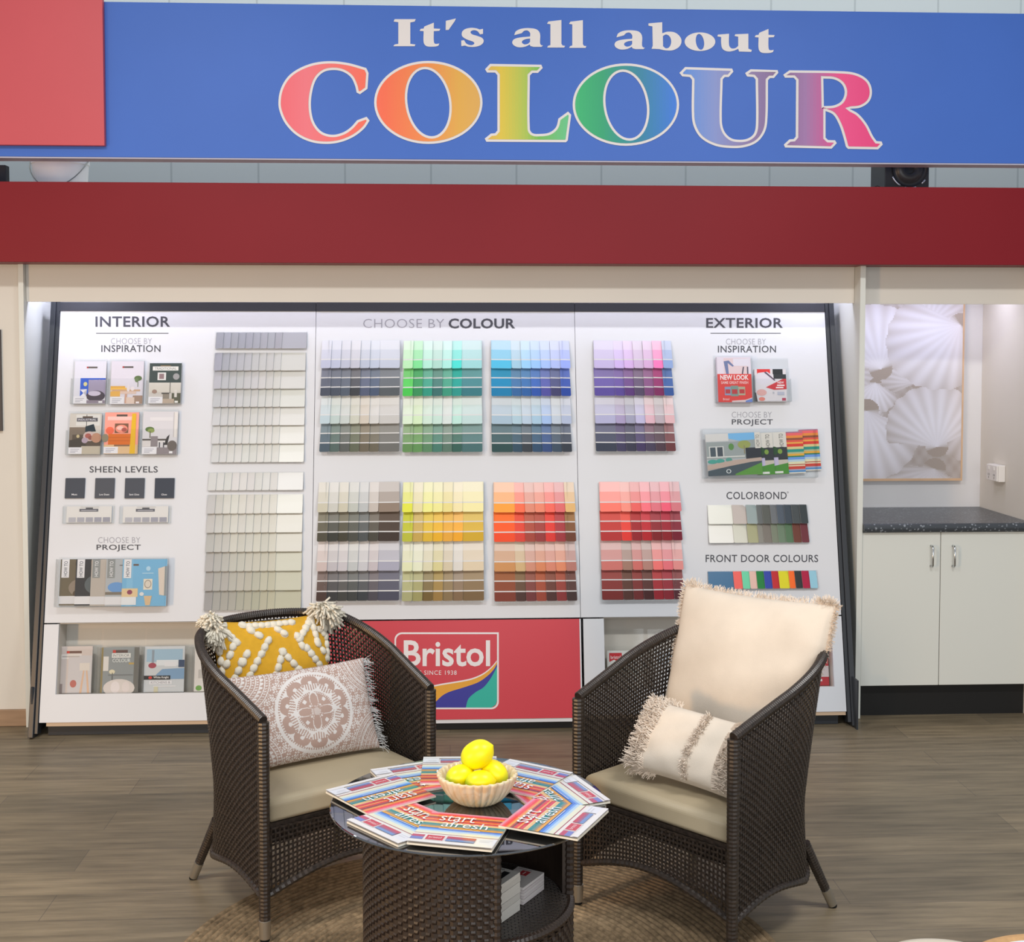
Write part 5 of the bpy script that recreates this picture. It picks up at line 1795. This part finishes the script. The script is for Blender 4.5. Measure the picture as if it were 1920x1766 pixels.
for e, out in ((lambda q: (q, 1), (0, 1, 0)), (lambda q: (1, -q), (1, 0, 0)), (lambda q: (-1, q), (-1, 0, 0)), (lambda q: (q, -1), (0, -1, 0))):
    E_ = [TAP(pillow_pt(*e(-1 + 2 * k / 40), BW, BH, BT, 0.05)) for k in range(41)]
    if out[1] >= 0:
        k0 = 0 if out[1] else (0 if out[0] > 0 else 18)
        E_ = E_[k0:k0 + (41 if out[1] else 22)]
        fringe(fr_, E_, [V(out)] * len(E_), 0.022, 420, 0.0011, 0.0, .45)
for cx_, cy_ in ((1, 1), (-1, 1)):
    P0 = pillow_pt(cx_ * .97, cy_ * .97, BW, BH, BT, .05)
    fringe(fr_, [P0, P0 + V((-cx_ * .05, 0, 0))], [V((cx_, cy_, .2)), V((0, cy_, .2))], 0.032, 130 if cx_ > 0 else 60, 0.0012, 0.0, .5)
obj('frayed_edge', fr_, thread, bigc)['label'] = 'frayed cream thread edging'

MSc = lean(1303, 1404, 3.72, aR + radians(8), radians(38), radians(-4))
smc = thing('throw_cushion', 'small oblong cream cushion with fringed bands lying on the seat', 'cushion', MSc)
SW, SH, ST = 0.35, 0.22, 0.13
obj('cover', pillow(SW, SH, ST, 60, 50, None, None, 0.06, 0.005, 6), linen, smc, smooth=True)
fr_ = MB()


def band_fringe(u, wob, L, n_, out, dens=.4, r=0.0016):
    E_ = [pillow_pt(u + wob * sin(3 * q), q, SW, SH, ST, .06, 1, .005, 6) + V((0, 0, .002)) for q in [-.97 + 1.94 * k / 40 for k in range(41)]]
    N_ = []
    for k, q in enumerate([-.97 + 1.94 * k / 40 for k in range(41)]):
        N_.append(V((out, 0, .55)))
    fringe(fr_, E_, N_, L, n_, r, 0.05, dens)


for u in (-.98, -.93, -.88):
    band_fringe(u, 0, 0.040, 170, -1)
for u in (-.80, -.72):
    band_fringe(u, .01, 0.024, 110, -.6, .35)
band_fringe(0.12, .05, 0.020, 170, -.3, .5)
band_fringe(0.16, .05, 0.016, 110, .4, .5)
for u in (.62, .74, .86, .97):
    band_fringe(u, 0, 0.045, 100, 1, .25)
for sgn in (1, -1):
    E_ = [pillow_pt(-1 + .5 * k / 20, sgn, SW, SH, ST, .06) for k in range(21)]
    fringe(fr_, E_, [V((-.5, sgn, .1))] * 21, 0.024, 90, 0.0013, 0, .4)
obj('fringe_bands', fr_, thread, smc)['label'] = 'knotted cream fringe bands'

# ================================================================== GLASS TABLE
ZT = 0.58
_l, _r, _f, _b = on_z(615, 1512, ZT), on_z(1142, 1512, ZT), on_z(878, 1600, ZT), on_z(878, 1424, ZT)
tcx, tcy = (_l.x + _r.x) / 2, (_f.y + _b.y) / 2 + 0.006
TR = 0.340
tabl = thing('coffee_table', 'round glass topped rattan drum table with an open shelf, in front of both chairs', 'table', T(tcx, tcy, ZR))
ZT -= ZR
gmat = bpy.data.materials.new('smoked_table_glass')
gmat.use_nodes = True
n, l = gmat.node_tree.nodes, gmat.node_tree.links
n.remove(n['Principled BSDF'])
tr = n.new('ShaderNodeBsdfTransparent'); tr.inputs[0].default_value = (0.30, 0.33, 0.32, 1)
gl = n.new('ShaderNodeBsdfGlossy'); gl.inputs['Roughness'].default_value = 0.015; gl.inputs[0].default_value = (0.95, 0.96, 1.0, 1)
fz = n.new('ShaderNodeFresnel'); fz.inputs[0].default_value = 3.0
xs = n.new('ShaderNodeMixShader')
l.new(fz.outputs[0], xs.inputs[0]); l.new(tr.outputs[0], xs.inputs[1]); l.new(gl.outputs[0], xs.inputs[2]); l.new(xs.outputs[0], n['Material Output'].inputs[0])
gt_ = MB().lathe([(0, ZT - 0.006), (TR - 0.006, ZT - 0.006), (TR - 0.003, ZT - 0.006), (TR - 0.001, ZT - 0.005), (TR, ZT - 0.003), (TR - 0.001, ZT - 0.001), (TR - 0.003, ZT), (TR - 0.0055, ZT), (TR - 0.006, ZT), (0, ZT)], 96)
obj('glass_top', gt_, gmat, tabl, smooth=True, auto=12)
R0 = 0.256
A0, A1 = radians(2), radians(284)
rat2 = mat('table_rattan', '342a24', 0.33, 0.5, noise=0.15, nscale=60)
zt_ = ZT - 0.012
ZSH = 0.326


def wall_pt(r, a, z):
    return V((r * cos(a), r * sin(a), z))


wv = MB()
nu_, nv_ = 84, 52
weave(wv, [[wall_pt(R0, A0 + (A1 - A0) * (i + .3) / nu_, 0.012 + (zt_ - 0.024) * (j + .5) / nv_) for j in range(nv_)] for i in range(nu_)], nu_, nv_, 0.010, 0.0102, 0.0026, 0.003)
obj('woven_wall', wv, rat2, tabl)
iw = MB()
ip = [(R0 - 0.006, a) for a in [A0 + (A1 - A0) * k / 90 for k in range(91)]] + [(R0 - 0.022, a) for a in [A1 - (A1 - A0) * k / 90 for k in range(91)]]
b0 = len(iw.v)
N_ = len(ip)
for z in (0.002, zt_):
    iw.v += [(r * cos(a), r * sin(a), z) for r, a in ip]
for i in range(N_):
    j = (i + 1) % N_
    iw.face((i, j, N_ + j, N_ + i))
for i in range(90):
    for off in (0, N_):
        q = (off + i, off + i + 1, off + N_ - 2 - i, off + N_ - 1 - i)
        iw.face(q if off else tuple(reversed(q)))
obj('inner_wall', iw, rat2, tabl)
ed = MB()
for a in (A0, A1):
    n_ = 70
    ed.tube([(R0 * cos(a) * .985, R0 * sin(a) * .985, 0.006 + (zt_ - 0.006) * k / n_) for k in range(n_ + 1)], [0.0115 if k % 2 else 0.0095 for k in range(n_ + 1)], 8)
ed.tube([(R0 * .985 * cos(A0 + (A1 - A0) * k / 150), R0 * .985 * sin(A0 + (A1 - A0) * k / 150), zt_) for k in range(151)], [0.0112 if k % 2 else 0.0096 for k in range(151)], 8)
obj('wrapped_edge', ed, rat2, tabl)
# shelf: woven top and lower front across the opening
sf = MB()
ns_ = 30
B1 = A1 - 2 * pi
for i in range(2):
    pass
shp = [[None] * 40 for _ in range(40)]
sh_ = MB()
prf = [(0.0, ZSH)] + [(R0 * .96 * k / 24, ZSH) for k in range(1, 25)]
sh_.lathe(prf + [(R0 * .965, ZSH - .004), (R0 * .965, ZSH - 0.02), (0, ZSH - 0.02)], 96, rfun=lambda r, z, a: min(r, (R0 - 0.024)) if not (B1 < ((a + pi) % (2 * pi) - pi) < A0) else r)
shm, n, l, b = new_mat('woven_shelf')
tc = n.new('ShaderNodeTexCoord')
bk_ = n.new('ShaderNodeTexBrick')
bk_.inputs['Scale'].default_value = 1
bk_.inputs['Brick Width'].default_value, bk_.inputs['Row Height'].default_value, bk_.inputs['Mortar Size'].default_value, bk_.inputs['Mortar Smooth'].default_value = 0.018, 0.0085, 0.0016, 1.0
for q_, h_ in (('Color1', '3a3028'), ('Color2', '453930'), ('Mortar', '14100d')):
    bk_.inputs[q_].default_value = (*lin(h_), 1)
bp = n.new('ShaderNodeBump'); bp.invert = True; bp.inputs['Distance'].default_value = 0.003
l.new(tc.outputs['Object'], bk_.inputs['Vector']); l.new(bk_.outputs['Color'], b.inputs['Base Color']); l.new(bk_.outputs['Fac'], bp.inputs['Height']); l.new(bp.outputs[0], b.inputs['Normal'])
b.inputs['Roughness'].default_value = 0.4
obj('shelf', sh_, shm, tabl)
lw = MB()
nu2 = 24
weave(lw, [[wall_pt(R0 * .985, B1 + (A0 - B1) * (i + .5) / nu2, 0.012 + (ZSH - 0.03) * (j + .5) / 20) for j in range(20)] for i in range(nu2)], nu2, 20, 0.0106, 0.0102, 0.0026, 0.003)
obj('woven_wall', lw, rat2, tabl)
lr = MB().tube([(R0 * .985 * cos(B1 + (A0 - B1) * k / 60), R0 * .985 * sin(B1 + (A0 - B1) * k / 60), ZSH - 0.008) for k in range(61)], [0.0118 if k % 2 else 0.0098 for k in range(61)], 8)
obj('wrapped_edge', lr, rat2, tabl)
ZT += ZR
lb = MB()
b0 = len(lb.v)
for k in range(31):
    a = B1 + (A0 - B1) * k / 30
    lb.v += [((R0 - .012) * cos(a), (R0 - .012) * sin(a), 0.002), ((R0 - .012) * cos(a), (R0 - .012) * sin(a), ZSH - 0.02)]
for k in range(30):
    lb.face((b0 + 2 * k, b0 + 2 * k + 2, b0 + 2 * k + 3, b0 + 2 * k + 1))
obj('inner_wall', lb, rat2, tabl)

# ------------------------------------------------------------------ booklets fanned round the glass
BS = 0.197
stripes = [(0, .035, 'd88c9c'), (.035, .06, 'e8506c'), (.06, .095, 'e03c38'), (.095, .115, 'e87838'), (.115, .14, 'd8a050'), (.14, .16, 'b83c38'), (.16, .185, '74303c'), (.185, .205, 'b84038'), (.205, .235, 'd83034'), (.235, .255, 'e8a048'), (.255, .28, 'b83030'),
           (.28, .315, 'c83848'), (.315, .33, 'e0bc84'), (.33, .37, 'd8b078'), (.37, .42, '1c7c80'), (.42, .45, '60847c'), (.45, .475, 'a07c58'), (.475, .51, 'd8982c'), (.51, .525, '2c4c6c'), (.525, .56, '3c74cc'), (.56, .59, '6c9cdc'), (.59, .63, 'a8c4dc'), (.63, .70, 'd4d4c0'),
           (.70, .715, '8c3048'), (.715, .75, 'd8d4d0'), (.75, 1, 'd8d2d2')]
bk_els = [('r', 0, a, 1, b_, c) for a, b_, c in stripes]
bk_els += [('t', 'start', .17, .12, .60, .295, 'e4e0e0', 0.0), ('t', 'afresh', .24, .30, .80, .475, 'd8e4e8', 0.0), ('r', .24, .535, .74, .545, 'd8dce8'),
           ('r', 0, .765, .15, .83, 'b04464'), ('r', 0, .83, .15, .9, '6c78b8'), ('r', .17, .755, .40, .91, 'e0d8d8'), ('r', .18, .765, .39, .90, 'b83044'), ('t', 'bristol', .21, .80, .36, .85, 'e8d0d4'),
           ('r', .42, .765, .76, .815, 'b03c54'), ('r', .42, .815, .76, .85, '8c5078'), ('r', .42, .85, .76, .9, '6484b8'), ('r', .78, .765, 1, .93, 'd2d4dc'), ('r', .81, .80, .96, .808, 'b4b6c0'), ('r', .81, .84, .93, .848, 'b4b6c0'), ('r', 0, .93, 1, 1, 'd8d6d6')]
bm = MB().box(-BS / 2, BS / 2, -BS / 2, BS / 2, 0, 0.0042, lin('e2dccd'))
tmp_ = MB()
cover(tmp_, BS, BS, 0.0042, bk_els)
tmp_.xf(T(-BS / 2, -BS / 2, 0))
for f, c in zip(tmp_.f, tmp_.c):
    bm.add([tmp_.v[i] for i in f], [range(len(f))], c)
gloss_m = attr_mat('glossy_cover_print', 0.18, 0.5, coat=0.3)
bk0 = obj('booklet', bm, gloss_m)
# centre pixel, pixel of the middle of the upper (title) edge -> direction, level
bks = [   # photo pixels of the two outer (lower) corners of each booklet, level, label
    ((763, 1583), (922, 1598), 1, 'striped booklet lying at the front edge of the glass, its title upright'),
    ((645, 1541), (752, 1591), 0, 'striped booklet tucked under the front booklet beside the mustard cushion chair'),
    ((738, 1455), (607, 1488), 1, 'striped booklet hanging over the glass edge toward the mustard cushion chair'),
    ((828, 1429), (691, 1449), 0, 'striped booklet nearest the taupe seat of the mustard cushion chair'),
    ((930, 1424), (795, 1425), 1, 'striped booklet standing out directly behind the lemon bowl'),
    ((1074, 1454), (957, 1429), 1, 'striped booklet behind the lemon bowl toward the cream cushion chair'),
    ((1143, 1505), (1080, 1460), 0, 'striped booklet under two others at the cream cushion chair side'),
    ((1082, 1578), (1142, 1522), 2, 'striped booklet whose title runs sideways, on top near the cream cushion chair'),
]
for k, (pa, pb, lev, lab) in enumerate(bks):
    zb = ZT + 0.0006 + 0.0052 * lev
    a, b_ = on_z(*pa, zb), on_z(*pb, zb)
    x = (b_ - a).normalized()
    c = (a + b_) / 2 + V((-x.y, x.x, 0)) * (BS / 2)
    o = bk0 if k == 0 else bk0.copy()
    if k:
        COL.objects.link(o)
    o.matrix_world = T(c.x, c.y, zb) @ RZ(atan2(x.y, x.x))
    tag(o, lab, 'booklet', 'striped booklets fanned on the glass table')

# ------------------------------------------------------------------ fluted bowl with lemons
bc = on_z(895, 1502, ZT)
BR_ = 0.103
bowl_m, n, l, b = new_mat('cream_marble')
tc = n.new('ShaderNodeTexCoord'); ns = n.new('ShaderNodeTexNoise'); ns.inputs['Scale'].default_value = 22; ns.inputs['Distortion'].default_value = 1.5; ns.inputs['Detail'].default_value = 6
cr = n.new('ShaderNodeValToRGB')
cr.color_ramp.elements[0].position, cr.color_ramp.elements[0].color = 0.35, (*lin('d3b98e'), 1)
cr.color_ramp.elements[1].position, cr.color_ramp.elements[1].color = 0.6, (*lin('ddcfb0'), 1)
l.new(tc.outputs['Object'], ns.inputs['Vector']); l.new(ns.outputs['Fac'], cr.inputs[0]); l.new(cr.outputs[0], b.inputs['Base Color'])
b.inputs['Roughness'].default_value = 0.3
prof = [(0.0, 0.0), (0.045, 0.0), (0.056, 0.004), (0.070, 0.014), (0.084, 0.030), (0.096, 0.050), (0.102, 0.068), (0.104, 0.074), (0.101, 0.077), (0.0955, 0.075), (0.089, 0.055), (0.075, 0.032), (0.05, 0.016), (0.0, 0.012)]


def flute(r, z, a):
    f = abs(sin(a * 15)) ** 0.7
    k = min(1, r / 0.06)
    return r * (1 + 0.055 * k * (f - .6))


bowl = thing('fruit_bowl', 'cream fluted stone bowl full of lemons in the middle of the glass table', 'bowl', T(bc.x, bc.y, ZT) @ Matrix.Scale(.945, 4))
obj('bowl_body', MB().lathe(prof, 240, rfun=flute), bowl_m, bowl, smooth=True)
lm, n, l, b = new_mat('lemon_skin')
tc = n.new('ShaderNodeTexCoord')
sp = n.new('ShaderNodeSeparateXYZ')
cr = n.new('ShaderNodeValToRGB')
cr.color_ramp.elements[0].position, cr.color_ramp.elements[0].color = 0.0, (*lin('fae600'), 1)
cr.color_ramp.elements[1].position, cr.color_ramp.elements[1].color = 1.0, (*lin('8cb82c'), 1)
e_ = cr.color_ramp.elements.new(0.55); e_.color = (*lin('fae600'), 1)
mrn = n.new('ShaderNodeMapRange'); mrn.inputs['From Min'].default_value, mrn.inputs['From Max'].default_value = 0.02, -0.047
l.new(tc.outputs['Object'], sp.inputs[0]); l.new(sp.outputs[0], mrn.inputs['Value']); l.new(mrn.outputs[0], cr.inputs[0]); l.new(cr.outputs[0], b.inputs['Base Color'])
b.inputs['Roughness'].default_value = 0.38
b.inputs['Subsurface Weight'].default_value = 0.0
vo = n.new('ShaderNodeTexNoise'); vo.inputs['Scale'].default_value = 420
bu = n.new('ShaderNodeBump'); bu.inputs['Strength'].default_value = 0.15; bu.inputs['Distance'].default_value = 0.001
l.new(tc.outputs['Object'], vo.inputs['Vector']); l.new(vo.outputs['Fac'], bu.inputs['Height']); l.new(bu.outputs[0], b.inputs['Normal'])
lem = MB()
pf = []
for k in range(25):
    t = -1 + 2 * k / 24
    r = 0.0335 * max(0, 1 - abs(t) ** 2.3) ** 0.56
    x = 0.0435 * t
    if t > .86:
        r = max(r * .8, 0.0075 * (1 - (t - .86) / .14) ** .5)
        x += 0.004 * (t - .86) / .14
    pf.append((r, x))
lem.lathe(pf, 28)
lem.xf(Matrix.Rotation(pi / 2, 4, 'Y'))
# (offset in bowl, axis direction, scale, label)
lems = [((0.000, 0.004, 0.1215), (.62, -.15, .42), 1.08, 'lemon on top of the others in the stone bowl'), ((-0.046, -0.016, 0.072), (.85, .35, .2), .88, 'lemon with a green end resting on the bowl rim below the top lemon'),
        ((0.006, -0.046, 0.066), (.95, .05, .05), .90, 'lemon at the front of the bowl between two others'), ((0.045, 0.004, 0.072), (-.5, .2, .45), .92, 'lemon partly under the top one on the cream cushion chair side')]
for k, (p, ax, s_, lab) in enumerate(lems):
    x = V(ax).normalized()
    y = V((0, 0, 1)).cross(x).normalized()
    z = x.cross(y)
    M = basis((bc.x + p[0] * .945, bc.y + p[1] * .945, ZT + p[2] * .945), x, y, z) @ Matrix.Scale(s_ * .945, 4)
    if k == 0:
        l0 = o = obj('lemon', lem, lm, smooth=True)
    else:
        o = l0.copy()
        COL.objects.link(o)
    o.matrix_world = M
    tag(o, lab, 'lemon', 'lemons in the stone bowl')

# ------------------------------------------------------------------ books on the shelf
zs = ZSH + ZR + 0.001
bw_m = attr_mat('book_print', 0.4, 0.4)
c0 = on_z(975, 1706, zs)           # near corner of the tall stack
angb = radians(-52)
heights = [0.015, 0.013, 0.016, 0.012, 0.015, 0.013, 0.010]
z = zs
posn = ['lowest', 'second lowest', 'third lowest', 'middle', 'third from the top', 'second from the top']
for k, h_ in enumerate(heights):
    w_, d_ = 0.152 - 0.004 * (k % 3), 0.125 - 0.003 * (k % 2)
    m_ = MB().box(-w_, 0, 0, d_, 0, h_ - 0.0006, lin(('d8d4cc', 'dcd8d0', 'd0ccc4')[k % 3]), top=lin('dad8d4'))
    m_.box(-w_ + .002, -0.003, 0.002, d_ - .003, 0.0022, h_ - 0.003, lin('c8c0ac'))
    if k == len(heights) - 1:
        tt = MB()
        cover(tt, w_, d_, h_ - 0.0005, [('t', 'N', .52, .08, .92, .62, '24262a', .03), ('r', .55, .72, .9, .86, '24262a'), ('r', .93, .2, .95, .7, '6c6c70')])
        tt.xf(T(-w_, 0, 0))
        for f, c in zip(tt.f, tt.c):
            m_.add([tt.v[i] for i in f], [range(len(f))], c)
    lab = 'white book with bold black lettering, topmost of the tall stack on table shelf' if k == len(heights) - 1 else f'white book, {posn[k]} of the tall stack on table shelf'
    o = obj('book', m_, bw_m, M=T(c0.x, c0.y, z) @ RZ(radians(55.7) + random.uniform(-.02, .02)) @ T(0.002 * (k % 2), 0, 0))
    tag(o, lab, 'book', 'tall stack of white books on the table shelf')
    z += h_
ca = on_z(982, 1697, zs)
c0 = on_z(1020, 1667, zs)
angs = atan2(c0.y - ca.y, c0.x - ca.x)
Ls = (c0 - ca).length
z = zs
for k in range(6):
    m_ = MB().box(-Ls, 0, 0, 0.075, 0, 0.0066, lin(('d4cccc', 'dcd6d4')[k % 2]))
    if k == 5:
        tt = MB()
        cover(tt, Ls, 0.075, 0.0068, [('r', .60, .30, .86, .62, 'b8343c'), ('r', .65, .43, .81, .48, 'e4c8c8'), ('r', .9, .1, .93, .6, '9c9498')])
        tt.xf(T(-Ls, 0, 0))
        for f, c in zip(tt.f, tt.c):
            m_.add([tt.v[i] for i in f], [range(len(f))], c)
    lab = 'small white booklet with a red logo, top of the low pile on the table shelf' if k == 5 else 'small white booklet, ' + ('lowest', 'second lowest', 'third lowest', 'third from the top', 'second from the top')[k] + ' of the low pile on the table shelf'
    tag(obj('small_booklet', m_, bw_m, M=T(c0.x, c0.y, z) @ RZ(angs + random.uniform(-.02, .02))), lab, 'booklet', 'low pile of small booklets on the table shelf')
    z += 0.0072

# ------------------------------------------------------------------ two stools whose rims show at the lower right edge of the floor
q = on_z(1738, 1761.5, 0.30)
st = thing('round_stool', 'low round stool with a cream seat peeking in beside the rattan chair corner', 'stool', T(q.x, q.y - 0.152, 0))
obj('seat', MB().lathe([(0, 0.25), (0.15, 0.25), (0.168, 0.26), (0.17, 0.28), (0.165, 0.297), (0.15, 0.30), (0, 0.30)], 64), mat('cream_seat_vinyl', 'cfc5b4', 0.5, 0.3), st, smooth=True)
wood = mat('oak_stool_wood', 'b08a5e', 0.5, 0.3, noise=0.1, nscale=10, stretch=(8, 8, 1))
for k in range(4):
    a = pi / 4 + k * pi / 2
    obj('leg', MB().tube([(0.13 * cos(a), 0.13 * sin(a), 0.25), (0.16 * cos(a), 0.16 * sin(a), 0)], [0.014, 0.011], 10), wood, st)
q = on_z(1925, 1752.5, 0.50)
st = thing('round_side_table', 'round side table with a timber rim and pale blue top beside the cream stool', 'table', T(q.x + .01, q.y - 0.215, 0))
obj('rim', MB().lathe([(0.205, 0.46), (0.22, 0.46), (0.222, 0.48), (0.22, 0.50), (0.212, 0.50), (0.205, 0.494), (0.205, 0.46)], 80), wood, st, smooth=True, auto=40)
obj('table_top', MB().lathe([(0, 0.47), (0.205, 0.47), (0.205, 0.494), (0, 0.494)], 80), mat('pale_blue_top', 'ccd2da', 0.3, 0.4), st)
for k in range(3):
    a = pi / 2 + k * 2 * pi / 3
    obj('leg', MB().tube([(0.16 * cos(a), 0.16 * sin(a), 0.47), (0.19 * cos(a), 0.19 * sin(a), 0)], [0.014, 0.011], 10), wood, st)
